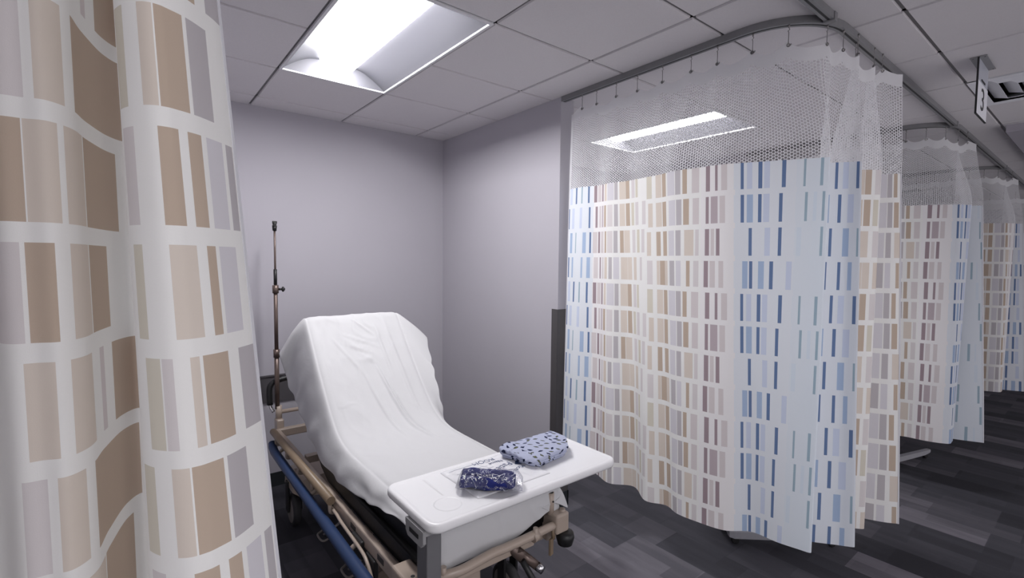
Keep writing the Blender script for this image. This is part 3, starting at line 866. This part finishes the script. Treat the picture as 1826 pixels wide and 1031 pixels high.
# folded side rail: tan top tube on short legs, thin bent wire towards the foot
for s in (0, 1):
    mx = (lambda x: x) if s == 0 else mirror
    r = MB().tube([(mx(.734), 3.50, .560), (mx(.734), 3.3, .560), (mx(.734), 2.31, .560)], .0215, 14)
    ro = r.build('side_rail', M['tan'], bed)
    p = MB()
    for y in (3.42, 3.15, 2.88, 2.62, 2.33): p.tube([(mx(.734), y, .535), (mx(.738), y, .495), (mx(.764), y, .49)], .010, 10, smooth=3)
    p.tube([(mx(.748), 3.45, .51), (mx(.748), 2.30, .51)], .006, 8)
    p.build('rail_post', M['beige'], ro)
    MB().span((mx(.753), 2.35, .50), (mx(.760), 3.5, .54)).build('rail_slide', M['black'], ro)
    MB().tube([(mx(.745), 2.32, .51), (mx(.738), 2.24, .52), (mx(.735), 2.16, .515), (mx(.735), 1.93, .50), (mx(.732), 1.85, .48), (mx(.732), 1.79, .42)], .0075, 10, smooth=5).build('rail_link', M['beige'], ro)
    k = MB().span((mx(.742), 1.95, .44), (mx(.766), 2.06, .52), bev=.006).span((mx(.745), 1.82, .42), (mx(.766), 1.91, .50), bev=.006)
    k.build('latch', M['black'], ro)
    bb = MB().tube([(mx(.72), 3.46, .495), (mx(.715), 3.43, .48), (mx(.708), 3.35, .475), (mx(.690), 1.95 if s else 1.60, .475), (mx(.690), 1.90 if s else 1.45, .475)], .0255, 16)
    bo = bb.build('bumper_rail', M['blue'], bed)
    for y in (3.3, 2.6, 2.0):
        MB().tube([(mx(.705), y, .47), (mx(.775), y, .515)], .011, 10).build('bracket', M['beige'], bo)
# chassis: wheel covers at both ends, beam and lift columns
ch = MB()
for yc, x9 in ((3.24, 1.485), (1.92, 1.27)):
    loops = []
    for x, hz, hy in ((.765, .035, .10), (.80, .06, .15), (.90, .075, .16), (1.125, .085, .16), (x9 - .12, .075, .16), (x9 - .035, .06, .15), (x9, .035, .10)):
        z0 = .285
        loops.append([(x, yc - hy, z0 - hz * .6), (x, yc + hy, z0 - hz * .6), (x, yc + hy * .9, z0 + hz), (x, yc, z0 + hz * 1.5), (x, yc - hy * .9, z0 + hz)])
    ch.loft(loops, smooth=False)
ch.span((1.05, 1.95, .22), (1.20, 3.3, .30), bev=.01)
cho = ch.build('chassis_cover', M['beige'], bed)
for y in (2.05, 2.95):
    col = MB()
    col.span((1.02, y - .07, .28), (1.23, y + .07, .45), bev=.01); col.span((1.05, y - .05, .45), (1.20, y + .05, .56))
    col.build('lift_column', M['black'], cho)
for yc, sg in ((3.24, 1), (1.86, -1)):
    for x in (.80, 1.45):
        w = MB().lathe((x - .024, yc + .02 * sg, .105), (1, 0, 0), [(0, .085), (.006, .102), (.024, .105), (.042, .102), (.048, .085)], 36)
        wo = w.build('wheel', M['rubber'], bed)
        MB().lathe((x - .029, yc + .02 * sg, .105), (1, 0, 0), [(0, .030), (.003, .035), (.004, .078), (.006, .082), (.052, .082), (.054, .078), (.055, .035), (.058, .03)], 30).build('hub', M['hub'], wo)
        MB().span((x - .045, yc + .02 * sg - .028, .10), (x - .030, yc + .02 * sg + .028, .30), bev=.005).span((x + .030, yc + .02 * sg - .028, .10), (x + .045, yc + .02 * sg + .028, .30), bev=.005).build('fork', M['black'], wo)
for y in (2.78, 2.38, 2.12):
    p = MB().tube([(1.04, y, .25), (.92, y, .17), (.84, y, .135)], .009, 8)
    p.build('pedal_arm', M['steel'], bed)
    MB().tube([(.87, y - .05, .14), (.83, y - .05, .13), (.815, y - .03, .13), (.815, y + .03, .13), (.83, y + .05, .13), (.87, y + .05, .14), (.87, y - .05, .14)], .006, 8, smooth=3).build('pedal', M['hub'], bed)
# black mattress
def slab(name, pts, x0, x1, mat, r=.028):
    """pts: closed outline in (y,z); inset at the two sides so that its long edges are rounded"""
    n = len(pts); c = Vector((sum(p[0] for p in pts) / n, sum(p[1] for p in pts) / n))
    def inset(d):
        out = []
        for i in range(n):
            a, b, e = Vector(pts[i - 1]), Vector(pts[i]), Vector(pts[(i + 1) % n])
            n1 = Vector((-(b - a).y, (b - a).x)).normalized(); n2 = Vector((-(e - b).y, (e - b).x)).normalized()
            v = (n1 + n2).normalized(); out.append(b + v * d)
        return out
    mb = MB(); loops = []
    for x, d in ((x0, r), (x0 + r * .3, r * .3), (x0 + r, 0), (x1 - r, 0), (x1 - r * .3, r * .3), (x1, r)):
        loops.append([(x, p.x, p.y) for p in inset(d)])
    mb.loft(loops)
    return mb.build(name, mat, bed)
top_l = [(1.50, .665), (1.51, .715), (1.55, .740), (2.0, .742), (2.35, .745), (2.50, .775), (2.60, .845), (2.75, .985), (2.90, 1.145), (3.03, 1.295), (3.075, 1.335), (3.11, 1.33)]
bot_l = [(3.165, 1.25), (3.15, 1.20), (3.00, 1.03), (2.80, .80), (2.68, .66), (2.58, .585), (2.45, .56), (2.0, .56), (1.55, .56), (1.51, .59)]
slab('mattress', list(reversed(top_l + bot_l)), .814, 1.446, M['blackvinyl'], r=.05)
slab('mattress_base', list(reversed([(1.515, .56), (1.515, .63), (2.45, .635), (2.60, .665), (2.75, .745), (2.93, .90), (3.08, 1.06), (3.10, 1.03), (2.97, .86), (2.80, .70), (2.66, .585), (2.55, .545), (2.0, .54), (1.53, .54)])), .793, 1.467, M['blackvinyl'], r=.012)
# backrest panel under the raised end of the mattress, with its support struts
mb = MB()
mb.prism([(2.60, .59), (3.165, 1.19), (3.18, 1.18), (2.615, .58)], 0, .86, 1.41)
mb.tube([(.90, 2.95, .60), (.90, 3.05, 1.06)], .012, 8); mb.tube([(1.36, 2.95, .60), (1.36, 3.05, 1.06)], .012, 8)
mb.build('backrest_frame', M['black'], bed)
# folded black skirt of the mattress cover hanging behind the backrest's left edge
# push handles at the head
for s in (0, 1):
    mx = (lambda x: x) if s == 0 else mirror
    h = MB().tube([(mx(.768), 3.63, .655), (mx(.752), 3.645, .685), (mx(.748), 3.65, .72)], .012, 12, smooth=4)
    h.build('push_handle', M['chrome'], bed)
    MB().tube([(mx(.748), 3.65, .705), (mx(.746), 3.65, .80), (mx(.756), 3.65, .845), (mx(.79), 3.65, .868), (mx(.90), 3.65, .885), (mx(1.02), 3.65, .885)], .0195, 14, smooth=6).build('push_handle_grip', M['black'], bed)
# IV pole at the head, left
px, py = .787, 3.61
iv = MB().tube([(px, py, .68), (px, py, 1.07)], .0155, 16).build('iv_pole', M['bronze'], bed)
MB().tube([(px, py, 1.07), (px, py, 1.53)], .0128, 16).build('pole_tube', M['bronze'], iv)
MB().tube([(px, py, 1.53), (px, py, 1.95)], .0068, 12).build('pole_rod', M['bronze'], iv)
MB().tube([(px, py, 1.545), (px, py, 1.652)], .0112, 12).build('pole_grip', M['black'], iv)
for z in (1.07, 1.515):
    MB().tube([(px, py, z - .028), (px, py, z + .028)], .0205, 16).build('collar', M['bronze'], iv)
    MB().tube([(px + .018, py - .008, z), (px + .036, py - .016, z)], .008, 10).lathe((px + .036, py - .016, z), (.9, -.43, 0), [(0, .008), (.004, .0175), (.013, .0175), (.016, .009), (.02, .009)], 12).build('knob', M['black'], iv)
cp = MB().tube([(px, py, 1.915), (px, py, 1.95)], [.013, .016], 12).box((px, py, 1.957), (.020, .036, .028), bev=.005).box((px, py - .004, 1.972), (.03, .012, .018), bev=.003)
cp.build('pole_cap', M['black'], iv)

# ------------------------------------------------------------------ white sheet over the mattress
stations = [  # centre (y,z), left hem, right hem
    ((1.470, .602), (.842, 1.468, .615), (1.33, 1.462, .690)),
    ((1.470, .705), (.836, 1.470, .705), (1.400, 1.462, .690)),
    ((1.488, .750), (.812, 1.515, .738), (1.485, 1.460, .640)),
    ((1.570, .757), (0.788, 1.575, .738), (1.485, 1.56, .645)),
    ((1.80, .756), (0.788, 1.80, .706), (1.480, 1.80, .66)),
    ((2.10, .757), (0.783, 2.10, .655), (1.480, 2.10, .66)),
    ((2.36, .762), (0.783, 2.42, .625), (1.480, 2.38, .66)),
    ((2.51, .800), (0.780, 2.66, .655), (1.500, 2.52, .70)),
    ((2.63, .885), (0.776, 2.80, .715), (1.515, 2.60, .80)),
    ((2.75, 1.003), (0.772, 2.93, .79), (1.528, 2.67, .90)),
    ((2.90, 1.163), (0.764, 3.07, .885), (1.545, 2.77, 1.02)),
    ((3.02, 1.302), (.752, 3.19, .99), (1.580, 2.89, 1.12)),
    ((3.072, 1.355), (.706, 3.16, 1.135), (1.622, 3.00, 1.19)),
    ((3.12, 1.350), (.735, 3.26, 1.12), (1.580, 3.12, 1.16)),
    ((3.20, 1.25), (.810, 3.24, 1.12), (1.47, 3.22, 1.12)),
    ((3.215, 1.12), (.845, 3.225, 1.07), (1.42, 3.225, 1.07)),
]
def sheet():
    cen = catmull([Vector((0, *c)) for c, _, _ in stations], 14)
    hl = catmull([Vector(h) for _, h, _ in stations], 14)
    hr = catmull([Vector(h) for _, _, h in stations], 14)
    xa, xb = .842, 1.428
    KW = 1.35
    b = bmesh.new(); grid = []
    S = [0]
    for i in range(1, len(cen)): S.append(S[-1] + (cen[i] - cen[i - 1]).length)
    NA, NC = 16, 92
    for i, c in enumerate(cen):
        tg = (cen[min(i + 1, len(cen) - 1)] - cen[max(i - 1, 0)]).normalized()
        nrm = Vector((0, -tg.z, tg.y))
        row = []
        L0 = Vector((xa, c.y, c.z)); R0 = Vector((xb, c.y, c.z))
        def drape(edge, hem, k, sgn):
            # from the mattress edge out, round it and down to the hem
            f = k / NA
            ctl = edge + Vector((sgn * .035, 0, 0)) + nrm * -.004
            ctl2 = hem.lerp(ctl, .35) + Vector((sgn * .004, 0, 0))
            p = edge * (1 - f) ** 3 + ctl * 3 * f * (1 - f) ** 2 + ctl2 * 3 * f * f * (1 - f) + hem * f ** 3
            w = noise.noise((S[i] * 7, f * 2.2, 3 + sgn)) * (.014 if sgn < 0 else .006) * f
            ripple = math.sin(S[i] * 34 + 4 * noise.noise((S[i] * 3, 0, 1))) * .0045 * f * f
            p += Vector((sgn * (w + ripple), 0, noise.noise((S[i] * 9, 5, sgn)) * .012 * f * f))
            return p
        for k in range(NA, 0, -1): row.append(drape(L0, hl[i], k, -1))
        for k in range(NC + 1):
            f = k / NC; x = xa + (xb - xa) * f
            p = Vector((x, c.y, c.z))
            if c.z < .705 and c.y < 2:
                g_ = max(0, min(1, (x - 1.14) / .30)); g_ = g_ * g_ * (3 - 2 * g_)
                p.z += (.705 - c.z) * .62 * g_
            s = S[i]
            d = .006 * noise.noise((x * 3, s * 2.2, .3)) + .0035 * noise.noise((x * 9, s * 5, 4.1)) + .0018 * noise.noise((x * 22, s * 14, 7.7))
            # soft folds running down from the raised back towards the seat
            up_ = max(0, min(1, (s - .95) / .35)) * max(0, min(1, (2.05 - s) / .3))
            def ridge(x0, s0, x1, s1, wd, h):
                vx, vs = x1 - x0, s1 - s0; L = vx * vx + vs * vs
                t = ((x - x0) * vx + (s - s0) * vs) / L
                if t < 0 or t > 1: return 0
                dd = abs((x - x0) * vs - (s - s0) * vx) / math.sqrt(L)
                return KW * h * math.exp(-(dd / (wd * .55)) ** 2) * math.sin(math.pi * t) ** .6
            d += ridge(1.17, 1.62, 1.28, .92, .014, .012) - ridge(1.20, 1.55, 1.31, .90, .012, .010)
            d += ridge(1.08, 1.6, 1.17, 1.0, .012, .006)
            d += ridge(1.00, 1.85, 1.25, 1.72, .012, .007) + ridge(1.00, 1.78, 1.22, 1.66, .011, .006)
            d += ridge(1.10, 1.95, 1.24, 1.80, .010, .006) + ridge(1.08, 1.70, 1.20, 1.60, .012, .006)
            d += ridge(1.24, 1.90, 1.26, 1.5, .016, .006) + ridge(.95, 1.83, 1.10, 1.52, .013, .005)
            d += ridge(.88, 1.35, 1.0, 1.37, .010, .004) + ridge(1.31, 2.0, 1.34, 1.2, .02, .006)
            zone = math.exp(-((x - 1.14) / .17) ** 2) * math.exp(-((s - 1.78) / .26) ** 2)
            d += .009 * zone * (1 - min(1, abs(2.6 * noise.noise((x * 9, s * 8, 2.2))))) ** 2
            d += .004 * (1 - min(1, abs(3 * noise.noise((x * 4.5 + s * 1.5, s * 2.4, 6.1))))) ** 3
            ed = min(f, 1 - f) * (xb - xa)
            drop = .008 * max(0, 1 - ed / .03) ** 2
            p += nrm * (d * min(1, ed / .06 + .25) - drop + .0035)
            row.append(p)
        for k in range(1, NA + 1): row.append(drape(R0, hr[i], k, 1))
        grid.append([b.verts.new(p) for p in row])
    for r in range(len(grid) - 1):
        for q in range(len(grid[0]) - 1):
            fc = b.faces.new((grid[r][q], grid[r][q + 1], grid[r + 1][q + 1], grid[r + 1][q])); fc.smooth = True
    me = bpy.data.meshes.new('bed_sheet'); bmesh.ops.recalc_face_normals(b, faces=b.faces); b.to_mesh(me); b.free()
    o = link_mesh('bed_sheet', me, M['sheet'], origin=(1.13, 2.4, .75))
    sd = o.modifiers.new('thick', 'SOLIDIFY'); sd.thickness = .0025; sd.offset = 1
    ss = o.modifiers.new('sub', 'SUBSURF'); ss.levels = 1; ss.render_levels = 1
    return tag(o, 'white cotton sheet draped over the raised mattress of the stretcher', 'bed sheet')
sheet()

# ------------------------------------------------------------------ overbed tables
def rrect(x0, y0, x1, y1, r, n=8):
    out = []
    for cx, cy, a0 in ((x1 - r, y1 - r, 0), (x0 + r, y1 - r, 90), (x0 + r, y0 + r, 180), (x1 - r, y0 + r, 270)):
        for k in range(n + 1):
            a = R(a0 + 90 * k / n); out.append((cx + r * math.cos(a), cy + r * math.sin(a)))
    return out
TZ = .92
def overbed_table(loc, label):
    """origin: near left corner of the top, on the floor"""
    t = thing('overbed_table', label, 'overbed table', loc, 'overbed tables')
    ox, oy = loc[0], loc[1]
    W, D = .862, .352
    def loop(ins, z): return [(x, y, z) for x, y in rrect(ox + ins, oy + ins, ox + W - ins, oy + D - ins, max(.045 - ins, .012))]
    mb = MB().loft([loop(.016, TZ - .034), loop(.004, TZ - .030), loop(0, TZ - .022), loop(0, TZ - .008), loop(.003, TZ - .002), loop(.009, TZ), loop(.014, TZ), loop(.019, TZ - .0025), loop(.026, TZ - .004)])
    mb.build('tabletop', M['table'], t)
    # latch bracket under the left end
    br = MB()
    br.prism([(oy + .045, TZ - .045), (oy + .165, TZ - .045), (oy + .165, TZ - .072), (oy + .15, TZ - .088), (oy + .06, TZ - .088), (oy + .045, TZ - .072)], 0, ox - .006, ox + .006, bev=.002)
    br.span((ox - .006, oy + .045, TZ - .049), (ox + .10, oy + .165, TZ - .032))
    bro = br.build('latch_bracket', M['greyplastic'], t)
    MB().span((ox - .0075, oy + .075, TZ - .066), (ox - .003, oy + .135, TZ - .052)).build('latch_slot', M['slot'], bro)
    cx0, cx1, cy0, cy1 = ox + .030, ox + .083, oy + .085, oy + .155
    MB().span((cx0, cy0, .30), (cx1, cy1, TZ - .034), bev=.004).build('column', M['grey'], t)
    cs = MB().span((cx0 - .006, cy0 - .006, .06), (cx1 + .006, cy1 + .006, .52), bev=.004)
    cs.build('column_sleeve', M['grey'], t)
    b = MB()
    # two feet under the bed joined by a bar below the column
    for y in (oy - .13, oy + .37):
        loops = []
        for x, z, h, w in ((ox + .02, .055, .02, .018), (ox + .05, .052, .03, .024), (ox + .30, .05, .028, .024), (ox + .60, .05, .026, .022), (ox + .68, .058, .018, .02), (ox + .70, .064, .010, .014)):
            loops.append([(x, y - w, z - h * .4), (x, y + w, z - h * .4), (x, y + w * .8, z + h), (x, y - w * .8, z + h)])
        b.loft(loops, smooth=False)
    b.span((cx0 - .01, oy - .14, .05), (cx1 + .01, oy + .38, .085), bev=.006)
    b.build('base', M['footgrey'], t)
    for x in (ox + .06, ox + .64):
        for y in (oy - .13, oy + .37):
            c = MB().lathe((x, y - .014, .024), (0, 1, 0), [(0, .018), (.003, .023), (.011, .024), (.017, .024), (.025, .023), (.028, .018)], 20)
            c.tube([(x, y, .024), (x, y, .05)], .009, 8)
            c.build('caster', M['black'], t)
    return t
TX, TY = .690, 1.243
tbl = overbed_table((TX, TY, 0), 'white overbed table across the foot of the stretcher, holding folded gown and blue pack')
dup(tbl, (2.93, 1.54, 0), 'overbed table whose grey foot and caster show under the nearest far curtain', rz=-40.8)
dup(tbl, (4.98, 1.31, 0), 'overbed table whose grey foot shows under the second far curtain', rz=-15)

# ------------------------------------------------------------------ things on the table
ZT = TZ - .004
def bag_h(x, y):
    # upper skin of the flat bag over the table
    a = min((x - .905) / .02, (1.238 - x) / .02, (1.566 - y) / .012, (y - 1.315) / .03)
    e = max(0, min(1, a)) ** .5
    return ZT + .0015 + e * (.007 + .004 * noise.noise((x * 14, y * 14, 2)) + .003 * noise.noise((x * 34, y * 30, 5)))
b = bmesh.new(); top = []; bot = []
nx, ny = 60, 48
for j in range(ny + 1):
    y = 1.315 + (1.566 - 1.315) * j / ny
    rt_, rb_ = [], []
    for i in range(nx + 1):
        x = .905 + (1.238 - .905) * i / nx
        wx = .006 * noise.noise((y * 12, i > nx / 2, 1)); 
        rt_.append(b.verts.new((x + wx, y, bag_h(x, y)))); rb_.append(b.verts.new((x + wx, y, ZT + .0006)))
    top.append(rt_); bot.append(rb_)
for j in range(ny):
    for i in range(nx):
        f1 = b.faces.new((top[j][i], top[j][i + 1], top[j + 1][i + 1], top[j + 1][i])); f1.smooth = True
        b.faces.new((bot[j][i], bot[j + 1][i], bot[j + 1][i + 1], bot[j][i + 1]))
for j in range(ny):
    b.faces.new((top[j][0], top[j + 1][0], bot[j + 1][0], bot[j][0])); b.faces.new((top[j][nx], bot[j][nx], bot[j + 1][nx], top[j + 1][nx]))
for i in range(nx):
    b.faces.new((top[0][i], bot[0][i], bot[0][i + 1], top[0][i + 1])); b.faces.new((top[ny][i], top[ny][i + 1], bot[ny][i + 1], bot[ny][i]))
bag = thing('belongings_bag', 'flat white plastic bag printed ROOM in blue under the gown and blue pack', 'plastic bag', (1.09, 1.43, ZT))
me = bpy.data.meshes.new('film'); bmesh.ops.recalc_face_normals(b, faces=b.faces); b.to_mesh(me); b.free()
link_mesh('film', me, M['bag'], bag)
def bag_text(s, size, x, y, ang):
    o = text_mesh('print', s, size, M['inkblue'], bag, Matrix.Translation((x, y, 0)) @ Matrix.Rotation(R(ang), 4, 'Z'), .0002)
    off = bag.location
    for v in o.data.vertices:
        v.co.z = bag_h(v.co.x + off.x, v.co.y + off.y) + .0006 - off.z + (v.co.z + off.z) * .5
    return o
bag_text('ROOM', .034, 1.083, 1.538, 180)
bag_text('Name', .027, 1.120, 1.505, 183)
bag_text('Patient', .042, 1.110, 1.455, 196)
bag_text('Micess', .032, 1.155, 1.405, 205)
ln = MB()
for x0, x1, y in ((.925, 1.03, 1.535), (.935, 1.075, 1.497), (1.06, 1.09, 1.478)):
    n = 14
    ln.loft([[(x0 + (x1 - x0) * k / n, y + dy, bag_h(x0 + (x1 - x0) * k / n, y) + .0007) for dy in (-.0008, .0008)] for k in range(n + 1)], cap=False, closed=False)
ln.build('print', M['inkblue'], bag)
tri = MB(); tri.loft([[(1.172, 1.448, bag_h(1.172, 1.448) + .0008), (1.192, 1.470, bag_h(1.192, 1.470) + .0008)], [(1.196, 1.432, bag_h(1.196, 1.432) + .0008), (1.200, 1.462, bag_h(1.2, 1.462) + .0008)]], cap=False, closed=False)
tri.build('print', M['inkblue'], bag)

# folded gown: layered, soft edges
def gown():
    c = [Vector((1.152, 1.548)), Vector((1.198, 1.362)), Vector((1.405, 1.384)), Vector((1.470, 1.462)), Vector((1.472, 1.560)), Vector((1.425, 1.562))]
    P = []
    for i in range(len(c)):          # outline, rounded at its corners
        a, q, d = c[i - 1], c[i], c[(i + 1) % len(c)]
        s0, s1 = q.lerp(a, .14), q.lerp(d, .14)
        for k in range(7):
            f = k / 6
            P.append(s0.lerp(q, f).lerp(q.lerp(s1, f), f))
        e0, e1 = q.lerp(d, .14), d.lerp(q, .14)
        for k in range(1, 12): P.append(e0.lerp(e1, k / 12))
    ctr = Vector((1.335, 1.487))
    prof = []                        # stacked folds: each layer a rounded edge, then the top
    for za, zb, ins in ((0, .014, .012), (.014, .029, .005), (.029, .048, .0)):
        for k in range(9):
            f = k / 8
            prof.append((za + (zb - za) * f, ins + .008 * (1 - math.sin(math.pi * f) ** .5)))
    prof = prof[:-1]
    loops = [(z, i_, 0) for z, i_ in prof] + [(prof[-1][0], prof[-1][1], k / 20) for k in range(1, 21)]
    b = bmesh.new(); uvl = b.loops.layers.uv.new('UVMap')
    rings = []; ruv = []
    z0 = ZT + .0012
    for z, ins, f in loops:
        ring, ru = [], []
        for p in P:
            dirc = (ctr - p).normalized()
            e = p + dirc * (ins + .003 * noise.noise((p.x * 34, p.y * 34, z * 60)))
            q = e.lerp(ctr, f)
            left = max(0, min(1, (1.30 - q.x) / .12))
            near = max(0, min(1, (1.47 - q.y) / .07))
            h = z * (1 - .30 * left * near)
            w = z / .048
            lift = .006 * noise.noise((q.x * 9, q.y * 9, 3)) + .004 * noise.noise((q.x * 24, q.y * 19, 8)) + .003 * math.sin(min(1, f * 4) * math.pi / 2)
            # gathered pleats at the pointed left end
            lift += .0035 * left * math.sin(q.y * 230 + q.x * 60)
            rest = bag_h(q.x, q.y) - ZT if (q.x < 1.238 and q.y < 1.566) else 0
            zz = z0 + rest * (1 - .5 * w) + h + lift * w
            ring.append(b.verts.new((q.x, q.y, zz)))
            uvv = q - dirc * (.050 - z) if f == 0 else q
            ru.append((uvv.x, uvv.y))
        rings.append(ring); ruv.append(ru)
    n = len(P)
    for r in range(len(rings) - 1):
        for k in range(n):
            kk = (k + 1) % n
            fc = b.faces.new((rings[r][k], rings[r][kk], rings[r + 1][kk], rings[r + 1][k]))
            fc.smooth = True
            for lp, q in zip(fc.loops, ((r, k), (r, kk), (r + 1, kk), (r + 1, k))): lp[uvl].uv = ruv[q[0]][q[1]]
    b.faces.new(list(reversed(rings[0])))
    bmesh.ops.remove_doubles(b, verts=b.verts, dist=.0001)
    me = bpy.data.meshes.new('folded_gown'); bmesh.ops.recalc_face_normals(b, faces=b.faces); b.to_mesh(me); b.free()
    o = link_mesh('folded_gown', me, M['gown'], origin=(1.33, 1.49, ZT))
    return tag(o, 'folded light blue hospital gown with dark leaf print on the overbed table', 'hospital gown')
gown()

# navy slipper socks in clear wrap
pk = thing('sock_pack', 'dark blue slipper socks in clear plastic wrap on the overbed table', 'sock pack', (.99, 1.39, ZT))
A = Vector((.905, 1.418, 0)); Bp = Vector((1.050, 1.292, 0)); ax = (Bp - A).normalized(); sd_ = Vector((-ax.y, ax.x, 0))
LEN = (Bp - A).length
def sock(off, zc, rr, ph):
    mb = MB(); loops = []
    n = 26
    for k in range(n + 1):
        f = k / n
        c = A + ax * (LEN * f) + sd_ * (off + .006 * math.sin(f * 5 + ph)); c.z = ZT + .017 + zc
        w = rr * (.86 + .10 * math.sin(f * 7 + ph) + .12 * f)
        h = rr * (.62 + .06 * math.sin(f * 9 + ph * 2))
        if k == n: w *= .5; h *= .45
        if k == n - 1: w *= .86; h *= .82
        L = []
        for q in range(22):
            a = 2 * math.pi * q / 22
            rib = 1 + .05 * math.sin(a * 5 + ph + f * 7) + .20 * noise.noise((f * 6, math.cos(a) * 1.6 + ph, math.sin(a) * 1.6))
            L.append(tuple(c + sd_ * (w * rib * math.cos(a)) + Vector((0, 0, h * rib * math.sin(a) + h * .0))))
        loops.append(L)
    # open cuff: turn inwards at the start
    cuff = []
    for s_, dd in ((.80, .004), (.72, .03)):
        c = A + ax * dd + sd_ * (off + .006 * math.sin(ph)); c.z = ZT + .017 + zc
        cuff.append([tuple(c + (Vector(p) - (A + sd_ * (off + .006 * math.sin(ph)) + Vector((0, 0, ZT + .017 + zc)))) * s_) for p in loops[0]])
    mb.loft([cuff[1], cuff[0]] + loops)
    return mb.build('sock', M['sock'], pk)
sock(.027, .018, .031, .4)
sock(-.025, .017, .031, 1.9)
wr = MB(); loops = []
n = 34
for k in range(n + 1):
    f = -.09 + 1.22 * k / n
    c = A + ax * (LEN * f); c.z = ZT + .034
    e = max(.0, min(1, (f + .09) / .10)) ** .7 * max(.0, min(1, (1.17 - f) / .15)) ** .7
    L = []
    for q in range(40):
        a = 2 * math.pi * q / 40
        nz = 1 + .12 * noise.noise((f * 9, math.cos(a) * 2.2, math.sin(a) * 2.2)) + .05 * noise.noise((f * 22, math.cos(a) * 5, math.sin(a) * 5))
        w = (.058 + .012 * (f > .6) * (f - .6)) * nz * (.55 + .45 * e); h = .0285 * nz * (.10 + .90 * e)
        p = c + sd_ * (w * math.cos(a)) + Vector((0, 0, h * math.sin(a) - .020 * (1 - e)))
        p.z = max(p.z, bag_h(p.x, p.y) + .0012 if (.905 < p.x < 1.238 and 1.315 < p.y < 1.566) else ZT + .0012)
        L.append(tuple(p))
    loops.append(L)
wr.loft(loops)
wr.build('clear_wrap', M['wrap'], pk)

# ------------------------------------------------------------------ bed number sign
sg = thing('bed_number_sign', 'hanging white sign with black number 3 under the ceiling at right', 'sign', (3.645, .52, 2.67))
MB().span((3.505, .488, H - .006), (3.785, .556, H - .001), bev=.001).build('mounting_plate', M['greyplastic'], sg)
hp = MB().span((3.502, .5185, 2.690), (3.789, .5215, H - .006)).build('hanger_panel', M['signgrey'], sg)
pn = MB().span((3.502, .5170, 2.528), (3.789, .5230, 2.700)).build('number_panel', M['sign'], sg)
MB().span((3.498, .516, 2.526), (3.502, .524, H - .006)).span((3.498, .516, 2.524), (3.789, .524, 2.528)).build('dark_edge', M['ink'], pn)
MB().span((3.60, .516, 2.712), (3.70, .518, 2.722)).build('slot', M['ink'], hp)
text_mesh('number', '3', .165, M['ink'], pn, Matrix.Translation((3.650, .5163, 2.615)) @ Matrix.Rotation(R(90), 4, 'X') @ Matrix.Scale(1.35, 4, (1, 0, 0)), .0006)
bt = MB()
for x, y in ((3.52, .545), (3.77, .545), (3.52, .498), (3.77, .498)): bt.lathe((x, y, H - .009), (0, 0, 1), [(0, .003), (.003, .005)], 10)
bt.build('screw', M['steel'], sg)

# ------------------------------------------------------------------ ceiling air vent
vx0, vx1 = GX + VENT[0] * GDX, GX + (VENT[0] + 1) * GDX
vy1, vy0 = GY - VENT[1] * GDY, GY - (VENT[1] + 1) * GDY
vt = thing('air_vent', 'square metal air vent in the corridor ceiling behind the number sign', 'air vent', ((vx0 + vx1) / 2, (vy0 + vy1) / 2, H))
def sqring(mb, i0, z0, i1, z1):
    a = [(vx0 + i0, vy0 + i0, z0), (vx1 - i0, vy0 + i0, z0), (vx1 - i0, vy1 - i0, z0), (vx0 + i0, vy1 - i0, z0)]
    c = [(vx0 + i1, vy0 + i1, z1), (vx1 - i1, vy0 + i1, z1), (vx1 - i1, vy1 - i1, z1), (vx0 + i1, vy1 - i1, z1)]
    a2 = [(x, y, z + .003) for x, y, z in a]; c2 = [(x, y, z + .003) for x, y, z in c]
    mb.loft([a, c, c2, a2, a], cap=False, smooth=False)
f = MB(); sqring(f, .004, H - .004, .05, H - .002); f.build('frame', M['sign'], vt)
for i0, i1 in ((.052, .125), (.128, .20), (.203, .30)):
    l = MB(); sqring(l, i0, H + .030, i1, H - .006); l.build('louver', M['sign'], vt)
MB().span((vx0 + .01, vy0 + .01, H + .10), (vx1 - .01, vy1 - .01, H + .104)).build('duct', M['slot'], vt)
